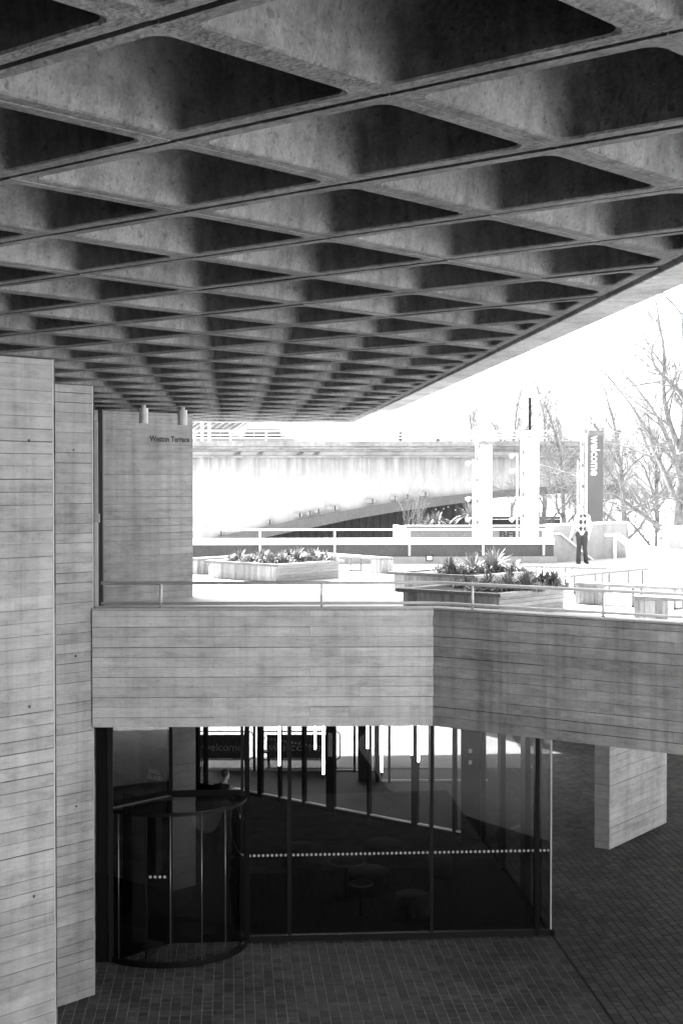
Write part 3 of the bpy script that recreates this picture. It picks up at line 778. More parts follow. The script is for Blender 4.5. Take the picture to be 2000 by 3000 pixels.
# seats and tables, near black
M_seat = mat('dark_upholstery', .003, .8, ((8, .3),), spec=.05); M_seat2 = mat('grey_upholstery', .012, .8, ((8, .3),), spec=.05)
for px, py, d_m, m_, lab in ((879, 2476, .84, M_seat, 'round black pouf seat on the hall carpet behind the small tables'), (1122, 2464, .82, M_seat, 'round black pouf seat beside the bright sill of the inner screen'),
                             (1283, 2500, .55, M_seat2, 'grey rounded pouf seat beside a dark mullion of the glass'), (1205, 2615, .62, M_seat2, 'low grey pouf seat nearest the bottom rail of the glass'), (1075, 2545, .9, M_seat, 'wide black pouf seat right behind the ringed table')):
    w = gp(px, py, .45); r = d_m/2
    t = thing('pouf', lab, 'seat', (w.x, w.y, 0), group='pouf seats in the hall')
    MB().lathe((w.x, w.y, 0), [(r*.9, .03), (r, .08), (r, .36), (r*.95, .42), (r*.8, .45), (r*.3, .46)], 24).build('cushion', m_, t, smooth=True)
    MB().lathe((w.x, w.y, 0), [(r*.8, .004), (r*.8, .03)], 16).build('plinth', M_black, t)
for px, py, d_m, h_, lab in ((1015, 2523, .69, .70, 'round black cafe table with a pale rim ring'), (1057, 2587, .42, .62, 'smaller round black side table in front of the ringed one')):
    w = gp(px, py, h_); r = d_m/2
    t = thing('cafe_table', lab, 'table', (w.x, w.y, 0))
    MB().lathe((w.x, w.y, 0), [(r-.012, h_-.03), (r-.012, h_)], 28).build('table_top', M_matte, t)
    b = MB(); k = 28
    o_ = [(w.x+(r)*math.cos(2*math.pi*i/k), w.y+r*math.sin(2*math.pi*i/k)) for i in range(k)]; i_ = [(w.x+(r-.012)*math.cos(2*math.pi*i/k), w.y+(r-.012)*math.sin(2*math.pi*i/k)) for i in range(k)]
    b.add([(x, y, h_+.003) for x, y in o_]+[(x, y, h_+.003) for x, y in i_]+[(x, y, h_-.03) for x, y in o_], [(i, (i+1) % k, (i+1) % k+k, i+k) for i in range(k)]+[(i, i+2*k, (i+1) % k+2*k, (i+1) % k) for i in range(k)])
    b.build('rim_ring', mat('table_rim_%d' % px, .05, .8, (), spec=.1), t)
    MB().tube([(w.x, w.y, .02), (w.x, w.y, h_-.03)], .03, 10).build('stem', M_matte, t)
    MB().lathe((w.x, w.y, 0), [(r*.6, .004), (r*.6, .015), (.03, .03)], 20).build('foot', M_matte, t)
# crowd barriers with a printed mesh banner beyond the glass
M_ban = mat('banner_mesh', .05, .8, ((3, .5), (14, .5)))
def barrier(px0, px1, lab):
    a, b_ = gp(px0, 2245, 0), gp(px1, 2245, 0); y = a.y
    t = thing('crowd_barrier', lab, 'barrier', (a.x, y, 0))
    x0, x1, r, h_ = a.x, b_.x, .12, .96
    path = [(x0, .18), (x0, h_-r), (x0+r*.3, h_-r*.3), (x0+r, h_), (x1-r, h_), (x1-r*.3, h_-r*.3), (x1, h_-r), (x1, .28), (x1-r*.3, .18+r*.3), (x1-r, .18), (x0, .18)]
    MB().tube([(p, y, z) for p, z in path], .018, 8).build('frame', M_dsteel, t, smooth=True)
    n_ = int((x1-x0)/.12)
    for k in range(1, n_): MB().tube([(x0+(x1-x0)*k/n_, y, .18), (x0+(x1-x0)*k/n_, y, h_)], .006, 6).build('bar', M_dsteel, t)
    MB().box((x0+.2, y+.03), 0, x1-x0-.36, .006, .20, .86).build('banner', M_ban, t)
    for x in (x0+.25, x1-.3): MB().box((x, y-.25), math.pi/2, .5, .03, 0, .025).build('foot', M_dsteel, t)
    for x in (x0+.25, x1-.3): MB().box((x, y-.02), math.pi/2, .04, .03, .0, .2).build('stub', M_dsteel, t)
    return t, x0, x1, y
for px0, px1, lab in ((566, 742, 'crowd barrier with dark graffiti-print banner, closest to the concrete core'), (760, 996, 'crowd barrier with rounded ends and dark print banner beyond the tube lamps')):
    t, x0, x1, y = barrier(px0, px1, lab)
    text_mesh('banner_lettering', 'welcome', .30, M_dot, t, (x0+.25, y+.022, .42), (math.pi/2, 0, 0), width=(x1-x0)*.66)
ch = thing('stool', 'small dark stool outside the glass next to the barrier end', 'stool', at(772, 2240, 40.2).to_tuple()[:2]+(0,))
q = at(772, 2240, 40.2)
MB().cbox((q.x, q.y, .45), .34, .34, .04).build('seat', M_black, ch)
for sx in (-1, 1):
    for sy in (-1, 1): MB().tube([(q.x+sx*.13, q.y+sy*.13, .43), (q.x+sx*.16, q.y+sy*.16, 0)], .014, 6).build('leg', M_black, ch)

uw = thing('sun_block_wall', 'unseen dark wall added to block sun beyond the freestanding pier', 'wall', (5.2, 46.7, 0))
MB().prism([(3.45, 46.80), (6.7, 47.0), (12, 52.2), (12, 52.6), (6.5, 47.4), (3.45, 47.13)], -.02, 5.05).build('wall_body', M_conc_d, uw)  # unseen wall added to keep sun off the paving behind the pier
# freestanding concrete pier on the right, under the parapet
m0 = gp(1782, 2489, 0); l0 = gp(1745, 2483, 0); r0 = gp(1949, 2410, 0)
aP = math.atan2(r0.y-m0.y, r0.x-m0.x); lP = (r0-m0).length; tP = .33
rp = thing('concrete_pier', 'freestanding board-marked concrete wall pier on the brick paving under the parapet', 'concrete pier', (m0.x, m0.y, 0))
MB().box(m0+dirv(aP)*.012, aP, lP-.02, tP, -.02, Z_S+.02).build('core', M_joint, rp)
boards(rp, m0, aP, lP, 0, Z_S+.02, seed=51, m=M_board_lit)
e1 = m0+dirv(aP+math.pi/2)*tP
boards(rp, e1+dirv(aP)*.012, aP-math.pi/2, tP, 0, Z_S+.02, seed=52, m=M_conc)

# ------------------------------------------------------------------ terrace: planters, benches, low wall
def planter(left, near, right, h, lab, seed):
    """corners of the timber box on the paving: left, near and right"""
    t = thing('timber_planter', lab, 'planter', (near.x, near.y, Z_T), group='timber planters on the terrace')
    z0, z1 = Z_T, Z_T+h
    far_ = left+(right-near)
    P = [left, near, right, far_]
    MB().prism([(p.x, p.y) for p in P], z0+.002, z1-.05).build('box', M_rim, t)
    a = math.atan2(near.y-left.y, near.x-left.x); l = (near-left).length; k = int(l/.105); rnd = random.Random(seed)
    for i in range(k):
        d = .018+rnd.uniform(0, .006); p = left+dirv(a)*(l*i/k)-dirv(a+math.pi/2)*d
        b = MB().prism([(0, 0), (l/k-.006, 0), (l/k-.006, d), (0, d)], 0, h-.06); me = b.mesh('plank'); me.materials.append(M_wood)
        o = bpy.data.objects.new('plank', me); o.location = Vector((p.x, p.y, z0+.01))-org_of(t); o.rotation_euler = (0, 0, a); link(o, t)
    a = math.atan2(right.y-near.y, right.x-near.x); l = (right-near).length
    for i in range(5):
        hh = (h-.05)/5; d = .018+rnd.uniform(0, .005); p = near-dirv(a+math.pi/2)*d
        b = MB().prism([(-.02, 0), (l, 0), (l, d), (-.02, d)], 0, hh-.006); me = b.mesh('plank'); me.materials.append(M_woodh)
        o = bpy.data.objects.new('plank', me); o.location = Vector((p.x, p.y, z0+.01+hh*i))-org_of(t); o.rotation_euler = (0, 0, a); link(o, t)
    # rim: four boards with overhang
    c = (left+right)/2
    for i in range(4):
        p, q_ = P[i], P[(i+1) % 4]; dd = (q_-p).normalized(); n_ = Vector((dd.y, -dd.x, 0))
        o0 = p+(p-c).normalized()*.16; o1 = q_+(q_-c).normalized()*.16; i0 = p+(c-p).normalized()*.12; i1 = q_+(c-q_).normalized()*.12
        MB().prism([(v_.x, v_.y) for v_ in (o0, o1, i1, i0)], z1-.06, z1).build('rim_board', M_rim if i == 0 else M_woodh, t)
    s = [p+(c-p).normalized()*.13 for p in P]
    MB().prism([(p.x, p.y) for p in s], z1-.055, z1-.03).build('soil', M_soil, t)
    return P, z1
def leaf_clump(c, n_, h, spread, w, rnd, b):
    for k in range(n_):
        a = rnd.uniform(0, 2*math.pi); tilt = rnd.uniform(.05, 1.0)*spread; L = h*rnd.uniform(.7, 1.15)
        d = dirv(a); sd_ = dirv(a+math.pi/2); base = c+d*rnd.uniform(0, .05); pts = []
        for s in range(6):
            f = s/5; bend = tilt*(.35+.9*f)
            pts.append(base+d*(L*f*math.sin(bend))+Vector((0, 0, L*f*math.cos(bend)*(1-.25*f*tilt))))
        ws = [w*.6, w, w, w*.85, w*.55, .003]
        vs_ = []
        for p, ww in zip(pts, ws): vs_ += [p-sd_*ww/2, p+sd_*ww/2]
        b.add(vs_, [(2*i, 2*i+1, 2*i+3, 2*i+2) for i in range(5)])
def plants(P, z1, spots, seed, lab, grp, hs=.36):
    rnd = random.Random(seed); c = (P[0]+P[2])/2
    ax, ay = (P[1]-P[0]), (P[2]-P[1])
    for (fx, fy, sc) in spots:
        w = P[0]+ax*fx+ay*fy; w = Vector((w.x, w.y, z1-.03))
        t = thing('strap_leaf_plant', lab, 'plant', w, group=grp)
        b = MB(); leaf_clump(w, int(46*sc), hs*sc, 1.05, .042, rnd, b); b.build('foliage', M_leaf, t, smooth=True)
        b = MB()
        for q in range(90):
            p = w+Vector((rnd.uniform(-.28, .28), rnd.uniform(-.28, .28), 0)); leaf_clump(p, 3, .19, 1.2, .026, rnd, b)
        b.build('low_leaves', M_leaf, t)
def sq_from(left, near):
    d = near-left; r_ = Vector((-d.y, d.x, 0)); return left, near, near+r_
T1 = (gp(618, 1693, Z_T), gp(813, 1707, Z_T), gp(991, 1692, Z_T))
P, z1 = planter(*T1, .45, 'timber planter standing alone in the open terrace with pale leaves', 61)
plants(P, z1, [(.14, .3, .95), (.3, .55, .8), (.45, .35, 1.0), (.55, .7, 1.1), (.62, .3, .9), (.75, .6, 1.15), (.85, .75, 1.05), (.35, .8, .8), (.8, .3, .8), (.9, .9, .9), (.2, .6, .8), (.5, .15, .7), (.68, .9, 1.0)], 5, 'strap-leaved plant growing in the planter that stands alone', 'plants in the lone planter')
z2 = Z_T+.45
t2 = [gp(1158, 1723, z2), gp(1465, 1740, z2), gp(1672, 1719, z2)]
cen = (t2[0]+t2[2])/2
T2 = [Vector((p.x, p.y, Z_T)) for p in [q+(cen-q).normalized()*.16 for q in t2]]
P, z1 = planter(*T2, .45, 'timber planter with a black rim edge right behind the parapet rail', 62)
plants(P, z1, [(.5, .55, .8), (.62, .7, .9), (.75, .5, .85), (.85, .62, .9), (.9, .85, 1.15), (.95, .93, 1.2), (.7, .9, .9), (.35, .8, .75), (.5, .92, .85), (.8, .8, 1.0), (.62, .35, .6), (.25, .6, .6), (.95, .5, .9)], 6, 'dark strap-leaved plant growing in the black-rimmed planter', 'plants in the black-rimmed planter', .42)
left3 = gp(1134, 1674.5, z2); near3 = left3+U*2.4; right3 = near3+V*2.4; cen = (left3+right3)/2
T3 = [Vector((p.x, p.y, Z_T)) for p in [q+(cen-q).normalized()*.16 for q in (left3, near3, right3)]]
P, z1 = planter(*T3, .45, 'timber planter tucked behind the black-rimmed planter', 63)
plants(P, z1, [(.3, .5, .8), (.45, .7, 1.0), (.6, .55, 1.0), (.72, .75, 1.35), (.62, .8, 1.0), (.85, .9, .7), (.5, .3, .9)], 7, 'strap-leaved plant growing in the planter behind the black-rimmed one', 'plants in the middle planter', .46)

M_leg = mat('bench_leg', .15, .5, ((5, .1),))
M_slat = mat('bench_slat', .2, .85, ((3, .2), (15, .2)), objrand=.2)
def bench(p0, p1, lab, boxes=(), legs=(), w=.46, side=1):
    """slatted bench top from p0 to p1 (front edge), boxes / legs at fractions"""
    p0 = Vector((p0.x, p0.y, 0)); p1 = Vector((p1.x, p1.y, 0)); d = p1-p0; a = math.atan2(d.y, d.x); l = d.length
    t = thing('slatted_bench', lab, 'bench', (p0.x, p0.y, Z_T)); n = dirv(a+math.pi/2)*side
    zt = Z_T+.43
    for k in range(5):
        q = p0+n*(k*w/5)
        b = MB(); pts = [q, q+dirv(a)*l, q+dirv(a)*l+n*(w/5-.008), q+n*(w/5-.008)]
        b.prism([(v_.x, v_.y) for v_ in pts], zt-.06, zt); b.build('slat', M_slat, t)
    for f in boxes:
        q = p0+dirv(a)*(l*f); bl_ = .42
        st = q if f < .5 else q-dirv(a)*bl_
        MB().prism([(v_.x, v_.y) for v_ in (st+n*.02, st+dirv(a)*bl_+n*.02, st+dirv(a)*bl_+n*(w-.03), st+n*(w-.03))], Z_T, zt-.061).build('box', M_rim, t)
        for i in range(4):
            s_ = st+dirv(a)*(bl_*i/4); MB().prism([(v_.x, v_.y) for v_ in (s_, s_+dirv(a)*(bl_/4-.006), s_+dirv(a)*(bl_/4-.006)+n*.018, s_+n*.018)], Z_T+.01, zt-.065).build('plank', M_wood, t, loc=(s_.x, s_.y, Z_T))
        for e_ in (st, st+dirv(a)*bl_):
            sg = -1 if e_ is st else 1
            for i in range(4):
                s_ = e_+n*(.02+(w-.04)*i/4); pl = [s_, s_+n*((w-.04)/4-.006), s_+n*((w-.04)/4-.006)+dirv(a)*sg*.016, s_+dirv(a)*sg*.016]
                MB().prism([(v_.x, v_.y) for v_ in pl], Z_T+.01, zt-.065).build('plank', M_wood, t, loc=(s_.x, s_.y, Z_T))
    for f in legs:
        for o_ in (.04, w-.06):
            q = p0+dirv(a)*(l*f)+n*o_; MB().box(q, a, .035, .035*side, Z_T, zt-.061).build('leg', M_leg, t)
        q = p0+dirv(a)*(l*f)+n*.04; MB().prism([(v_.x, v_.y) for v_ in (q, q+dirv(a)*.035, q+dirv(a)*.035+n*(w-.1), q+n*(w-.1))], Z_T+.002, Z_T+.03).build('foot_bar', M_leg, t)
    return t
ZB = Z_T+.43
bench(gp(1685, 1707, ZB), gp(1985, 1721, ZB), 'slatted timber bench with a planked end box behind the parapet rail', boxes=(0.0,), legs=(.55, .95))
b2 = gp(1856, 1746, ZB)
bench(b2, b2+U*2.2, 'slatted timber bench whose planked box stands right against the parapet rail', boxes=(0.0,), legs=(.6,))
bench(gp(1586, 1692, ZB), gp(1900, 1663, ZB), 'long slatted bench running away from the middle planter on thin legs', legs=(.06, .3, .62, .95))
bench(gp(1519, 1655, ZB), gp(1787, 1664, ZB), 'slatted bench on thin legs in front of the man in the argyle vest', legs=(.1, .5, .9))
bench(gp(890, 1618, ZB), gp(1113, 1634, ZB), 'pale slatted bench with a planked end box behind the lone planter', boxes=(1.0,), legs=(.1, .6))
be = gp(580, 1636, ZB); bench(be, be+V*2.4, 'pale slatted bench by the foot of the lettered wall', boxes=(0.0,), legs=(.6,))

# low far wall with white coping and rail
W0 = gp(560, 1652, Z_T); aW = R(3.0)
r_ = ray(1620, 1640); dW = dirv(aW); nW = dirv(aW+math.pi/2)
tW = W0.dot(nW)/Vector((r_.x, r_.y, 0)).dot(nW); W1 = Vector((r_.x*tW, r_.y*tW, 0)); W0.z = 0
lW = (W1-W0).length
W00 = W0-dW*3; lw_ = lW+3
lowwall = thing('terrace_wall', 'low dark terrace wall with thick white coping and white rail on posts', 'wall', (W0.x, W0.y, Z_T))
MB().box(W00-nW*.06, aW, lw_+.1, .30, Z_T, Z_T+.20).build('plinth', M_conc, lowwall)
MB().box(W00, aW, lw_, .26, Z_T+.203, Z_T+.565).build('panel', mat('dark_aggregate', .10, .9, ((1.5, .12), (40, .35)), bump=.6), lowwall)
MB().box(W00-nW*.16, aW, lw_, .60, Z_T+.568, Z_T+.745).build('coping', M_white, lowwall)
MB().tube([tuple(W00+nW*.1)[:2]+(Z_T+1.015,), tuple(W00+dW*lw_+nW*.1)[:2]+(Z_T+1.015,)], .028, 10).build('rail', M_white, lowwall)
for px in (762, 980, 1199, 1415, 1592):
    d = ray(px, 1600); n = nW; q = W00-nW*.2; t_ = q.dot(n)/Vector((d.x, d.y, 0)).dot(n); w = Vector((d.x*t_, d.y*t_, 0))
    MB().box(w-dW*.03, aW, .06, .03, Z_T+.24, Z_T+.99).build('post', M_white, lowwall)
wl_ = thing('bulkhead_lamp', 'small white bulkhead lamp on the plinth of the low terrace wall', 'lamp', at(1257, 1636, W0.y+.45-.0).to_tuple())
w = onplane(1257, 1635, W00-nW*.07, nW)
MB().cbox((w.x, w.y-.03, w.z), .16, .08, .13, aW).build('body', M_white, wl_, bevel=.02); MB().cbox((w.x, w.y+.0, w.z), .2, .04, .17, aW).build('back_plate', M_dsteel, wl_)

# stair wall behind the man, with sloping handrails
S0 = Vector((W1.x+.02, W1.y+.1, 0)); S1 = S0+V*4.35
sw = thing('stair_wall', 'pale grey concrete wall behind the man with a sloping white handrail', 'wall', (S0.x, S0.y, Z_T))
zsw = CZ-128/FPX*S0.y
MB().box(S0, AV, 4.35, .3, Z_T-.5, zsw).build('wall_body', mat('stair_wall_concrete', .26, .9, ((.9, .15), (7, .12)), streak=(2.5, .2)), sw)
MB().box(S0-V*.04+U*.03, AV, 4.43, .36, zsw+.002, zsw+.05).build('coping', M_white, sw)
hp = [onplane(px, py, S0+U*.09, U) for px, py in ((1627, 1563), (1641, 1563), (1735, 1640))]
MB().tube(hp, .028, 8).build('handrail', M_white, sw)
for i in (0, 2): MB().tube([hp[i]-U*.0, hp[i]-U*.085], .014, 6).build('bracket', M_steel, sw)
sr = thing('stair_handrail', 'white cranked stair handrail on a post beside the pale stair wall', 'railing', gp(1800, 1645, Z_T))
q = gp(1800, 1645, Z_T); Yr = q.y
MB().tube([at(1772, 1568, Yr), at(1812, 1567, Yr), at(1835, 1584, Yr+.4), at(1870, 1612, Yr+1)], .05, 8).build('top_rail', M_white, sr, smooth=True)
MB().tube([at(1806, 1575, Yr), at(1842, 1606, Yr+.5), at(1870, 1628, Yr+1)], .035, 8).build('lower_rail', M_white, sr, smooth=True)
MB().tube([at(1800, 1568, Yr), q], .045, 8).build('post', M_white, sr)
MB().tube([at(1838, 1588, Yr+.5), (at(1838, 1588, Yr+.5).x, Yr+.5, Z_T)], .06, 8).build('post', M_white, sr)
rw = thing('ramp_balustrade', 'white painted ramp balustrade wall with rail beyond the slatted benches', 'balustrade', gp(1940, 1650, Z_T))
q0, q1 = at(1872, 1592, 47.5), at(2010, 1612, 43.5)
MB().prism([(q0.x, q0.y), (q1.x, q1.y), (q1.x+.1, q1.y+.2), (q0.x+.1, q0.y+.2)], Z_T-.02, q0.z-.06).build('panel', M_white, rw)
MB().tube([at(1930, 1563, 46.2), at(2015, 1582, 43.4)], .05, 8).build('rail', M_white, rw)
for px, Y in ((1928, 46.3), (1998, 43.9)): MB().tube([at(px, 1565+(px-1928)*.2, Y), at(px, 1600, Y)], .04, 8).build('post', M_white, rw)
st = thing('stub_wall', 'grey concrete stub wall rising behind the white ramp balustrade', 'wall', at(1975, 1600, 52))
q0, q1 = at(1956, 1551, 52), at(2030, 1548, 54)
MB().prism([(q0.x, q0.y), (q1.x, q1.y), (q1.x, q1.y+1), (q0.x, q0.y+1)], Z_T-1, q0.z).build('wall_body', M_conc, st)
MB().prism([(q0.x-.06, q0.y-.06), (q1.x, q1.y-.06), (q1.x, q1.y+1), (q0.x-.06, q0.y+1)], q0.z+.002, q0.z+.06).build('coping', M_white, st)
# ------------------------------------------------------------------ bridge and what stands beyond the terrace
YB = 95.0
br = thing('road_bridge', 'pale stone road bridge with stained wall, moulded cornice and grey arch', 'bridge', (0, YB, 0))
up = [(560, 1600), (612, 1578), (789, 1539.5), (961, 1505), (1124, 1476), (1277, 1457), (1383, 1445), (1440, 1440), (1517, 1432), (1640, 1424), (1800, 1420)]
lo = [(700, 1600), (765, 1577), (904, 1548), (1028, 1522), (1162, 1499), (1246, 1488), (1370, 1471), (1440, 1460), (1510, 1453), (1640, 1446), (1800, 1442)]
ztopw = at(1000, 1338, YB).z
b = MB(); xs = [at(px, py, YB) for px, py in up]
zb0 = -.5
# spandrel wall from the left end to the arch curve
l_ = at(300, 1413, YB)
pts_t = [Vector((l_.x, YB, ztopw))]+[Vector((p.x, YB, ztopw)) for p in xs]; pts_b = [Vector((l_.x, YB, zb0))]+[Vector((p.x, YB, p.z)) for p in xs]
pts_b[1] = Vector((xs[0].x, YB, zb0)); 
vs_ = []; fs_ = []
for t_, u_ in zip(pts_t, pts_b): vs_ += [t_, u_, t_+Vector((0, 22, 0)), u_+Vector((0, 22, 0))]
for i in range(len(pts_t)-1): fs_ += [(4*i, 4*i+1, 4*i+5, 4*i+4), (4*i+2, 4*i+6, 4*i+7, 4*i+3), (4*i+1, 4*i+3, 4*i+7, 4*i+5)]
b.add(vs_, fs_); b.build('spandrel_wall', M_stain, br)
b = MB(); us = [at(px, py, YB-.6) for px, py in up]; ls = [at(px, py, YB-.6) for px, py in lo]
vs_ = []; fs_ = []
for p, q in zip(us, ls): vs_ += [p, q, p+Vector((0, .598, 0)), q+Vector((0, 1.2, 0))]
for i in range(len(us)-1): fs_ += [(4*i, 4*i+1, 4*i+5, 4*i+4), (4*i, 4*i+4, 4*i+6, 4*i+2), (4*i+1, 4*i+3, 4*i+7, 4*i+5)]
b.add(vs_, fs_); b.build('arch_ring', M_arch, br)
xa, xb = l_.x, at(1810, 1413, YB).x
def course(py0, py1, out, m, nm, dy=0):
    z1_, z0_ = at(1000, py0, YB).z, at(1000, py1, YB).z
    MB().prism([(xa, YB-out), (xb, YB-out), (xb, YB-.004), (xa, YB-.004)], z0_+.004, z1_).build(nm, m, br)
course(1336, 1341, .28, M_stone2, 'string_course')
course(1323, 1336, .12, M_stone, 'frieze')
course(1318, 1322.6, .35, M_stone2, 'moulding'); course(1313.5, 1317.6, .5, M_stone2, 'moulding'); course(1309, 1313, .62, M_stone2, 'moulding')
course(1293, 1308.6, .8, M_stone2, 'cornice_block')
dk = MB().prism([(xa, YB-.0), (xb, YB), (xb, YB+25), (xa, YB+25)], at(0, 1330, YB).z, at(0, 1317, YB).z); dk.build('road_deck', M_stone2, br)
zr = at(0, 1293, YB).z
for py, r__ in ((1283, .05), (1273.5, .05), (1263, .07)):
    z = at(0, py, YB-.3).z; MB().tube([(xa, YB-.3, z), (xb, YB-.3, z)], r__, 6).build('rail', M_white, br)
for px in range(360, 1800, 105):
    p = at(px, 1290, YB-.3); MB().box((p.x-.06, YB-.36), 0, .12, .12, zr, at(0, 1261, YB-.3).z).build('rail_post', M_white, br)
for px, w_ in ((592, .25), (614, .2)):
    t = thing('lamp_post', 'thin white lamp post rising behind the bridge railing%s' % (' nearer to the lettered wall' if px == 592 else ' just before the louvred building'), 'lamp post', at(px, 1290, 97)); p = at(px, 1290, 97)
    MB().tube([(p.x, 97, p.z-.3), (p.x, 97, p.z+5)], .09, 8).build('pole', M_white, t)
    MB().tube([(p.x, 97, p.z+5), (p.x, 96.2, p.z+5.3)], [.06, .05], 8).build('arm', M_white, t)
    MB().cbox((p.x, 96, p.z+5.3), .25, .6, .12).build('lantern', M_white, t)
for k, (px, py, w_) in enumerate(((645, 1570, .5), (788, 1537, .45), (873, 1518, .75), (905, 1512, .45), (930, 1506, .45), (975, 1497, .9), (1085, 1477, .85), (1153, 1468, .5), (1190, 1463, .4), (1240, 1457, .8))):
    p = at(px, py-2, YB-.3); 
    t = thing('floodlight', 'boxy pale floodlight sitting on the grey bridge arch', 'floodlight', p, group='floodlights along the bridge arch')
    zz = p.z-.06
    MB().cbox((p.x, p.y, zz+.22), w_*.8, .3, .26).build('lamp_box', M_stone, t, bevel=.03)
    MB().cbox((p.x+w_*.15, p.y-.16, zz+.2), .05, .03, .3).build('bracket', M_dsteel, t); MB().cbox((p.x, p.y, zz+.05), w_*.4, .2, .1).build('foot', M_stone2, t)
for px in (697, 763, 881, 928):
    p = at(px, 1334, YB-.25); t = thing('pigeon', 'grey pigeon perched on the ledge under the bridge cornice', 'bird', p, group='pigeons on the bridge ledge')
    b = MB(); b.ball((p.x, p.y, p.z+.12), .14, .07, .08, 8, 6); b.ball((p.x+.13, p.y, p.z+.2), .045, .04, .045, 8, 5); b.tube([(p.x-.1, p.y, p.z+.1), (p.x-.26, p.y, p.z+.06)], [.05, .03], 6); b.tube([(p.x, p.y, p.z+.05), (p.x, p.y, p.z)], .012, 5); b.tube([(p.x+.16, p.y, p.z+.2), (p.x+.2, p.y, p.z+.19)], [.015, .003], 5)
    b.build('body', M_arch, t, smooth=True)
# dark corrugated hoarding below the arch
YH = 99.0; hx0, hx1 = at(640, 1413, YH).x, at(1436, 1413, YH).x
hd = thing('corrugated_hoarding', 'dark corrugated hoarding filling the space under the bridge arch', 'hoarding', ((hx0+hx1)/2, YH, 0))
b = MB(); n_ = int((hx1-hx0)/.12); vs_ = []; fs_ = []
for k in range(n_+1):
    x = hx0+(hx1-hx0)*k/n_; y = YH+(.05 if k % 4 < 2 else -.03)
    vs_ += [(x, y, -.3), (x, y, CZ-.2)]
for k in range(n_): fs_.append((2*k, 2*k+2, 2*k+3, 2*k+1))
b.add(vs_, fs_); b.build('sheeting', M_hoard, hd)
MB().box((hx0, YH+.1), 0, hx1-hx0, .1, -.3, CZ-.25).build('backing', M_hoard, hd)
q0, q1 = at(1436, 1512, 101), at(1640, 1530, 101)
dw = thing('dark_low_wall', 'low black wall seen through the gap under the arch', 'wall', (q0.x, 101, 0))
MB().prism([(q0.x, 101), (q1.x, 101), (q1.x, 101.5), (q0.x, 101.5)], -.3, at(0, 1522, 101).z).build('wall_body', M_hoard, dw)
MB().prism([(q0.x, 100.9), (q1.x, 100.9), (q1.x, 101.5), (q0.x, 101.5)], at(0, 1521, 101).z, at(0, 1513, 101).z).build('capping', M_arch, dw)
# string of bulbs
for px, py in ((1276, 1492), (1299, 1490), (1312, 1485), (1333, 1494), (1355, 1493)):
    p = at(px, py, 97.5); t = thing('festoon_bulb', 'tiny white festoon bulb in front of the corrugated hoarding', 'bulb', p, group='festoon bulbs by the hoarding')
    MB().ball(p, .05, seg=8).build('bulb', M_white, t); MB().tube([p, p+Vector((0, 0, .12))], .02, 6).build('socket', M_black, t)
# riverside terrace wall with BFI lettering
YF = 66.0
bf = thing('riverside_wall', 'pale planted terrace wall with BFI letters below the bridge', 'wall', at(1400, 1560, YF))
q0, q1 = at(1192, 1413, YF), at(1625, 1413, YF); zt_ = at(0, 1543, YF).z; zt2 = at(0, 1538, YF).z
MB().prism([(q0.x, YF), (q1.x, YF), (q1.x, YF+.4), (q0.x, YF+.4)], 0, zt_).build('front_panel', mat('pebbled_panel', .15, .9, ((2, .1), (25, .3))), bf)
ql = at(1163, 1413, YF+3)
MB().prism([(q0.x-.01, YF), (q0.x-.01, YF+.5), (ql.x, YF+3.2), (ql.x-.2, YF+3)], 0, zt_-.002).build('side_panel', M_stone2, bf)
MB().prism([(q0.x-.1, YF-.1), (q1.x, YF-.1), (q1.x, YF+.5), (q0.x-.1, YF+.5)], zt_+.002, zt_+.06).build('coping', M_stone, bf)
p0_ = at(1447, 1413, YF); p1_ = at(1512, 1413, YF)
MB().prism([(p0_.x-.2, YF-.03), (p1_.x+.1, YF-.03), (p1_.x+.1, YF-.004), (p0_.x-.2, YF-.004)], 1, zt_-.15).build('sign_board', mat('sign_board_grey', .17, .7, ((3, .1),)), bf)
p = at(1462, 1575.5, YF-.045); pe_ = at(1508, 1574, YF-.045)
text_mesh('lettering', 'BFI', .41, mat('grey_lettering', .035, .6, ()), bf, p, (math.pi/2, 0, 0), bold=.016, width=pe_.x-p.x)
M_mark = mat('grey_paint_mark', .16, .8, ((5, .2),))
for pts in (((1300, 1556), (1312, 1574)), ((1322, 1562), (1334, 1576)), ((1337, 1556), (1336, 1574)), ((1366, 1563), (1352, 1574)), ((1216, 1560), (1232, 1575)), ((1232, 1556), (1246, 1573))):
    w = [at(x, y, YF-.01) for x, y in pts]; dd = (w[1]-w[0]).normalized(); sd_ = Vector((dd.z, 0, -dd.x))*.055
    b = MB(); b.add([w[0]-sd_*.5, w[0]+sd_*.5, w[1]+sd_, w[1]-sd_]+[x+Vector((0, .012, 0)) for x in (w[0]-sd_*.5, w[0]+sd_*.5, w[1]+sd_, w[1]-sd_)], [(0, 1, 2, 3), (0, 4, 5, 1), (1, 5, 6, 2), (2, 6, 7, 3), (3, 7, 4, 0)]); b.build('painted_leaf', M_mark, bf)
rnd = random.Random(9)
for px, py, n_, h_, lab in ((1375, 1535, 60, 1.05, 'spiky pale palm plant against the lamp totem and hoarding'), (1280, 1540, 45, .75, 'spiky dark plant beside the bare sapling'), (1255, 1541, 35, .6, 'short spiky plant at the foot of the bare sapling')):
    w = at(px, py, YF+1.2); w.z -= .2
    t = thing('spiky_plant', lab, 'plant', w); b = MB(); leaf_clump(w+Vector((0, 0, h_*.35)), n_, h_, 1.5, .06, rnd, b); b.build('foliage', M_leaf, t); MB().tube([w-Vector((0, 0, 1)), w+Vector((0, 0, h_*.4))], .06, 6).build('stem', M_bark, t)

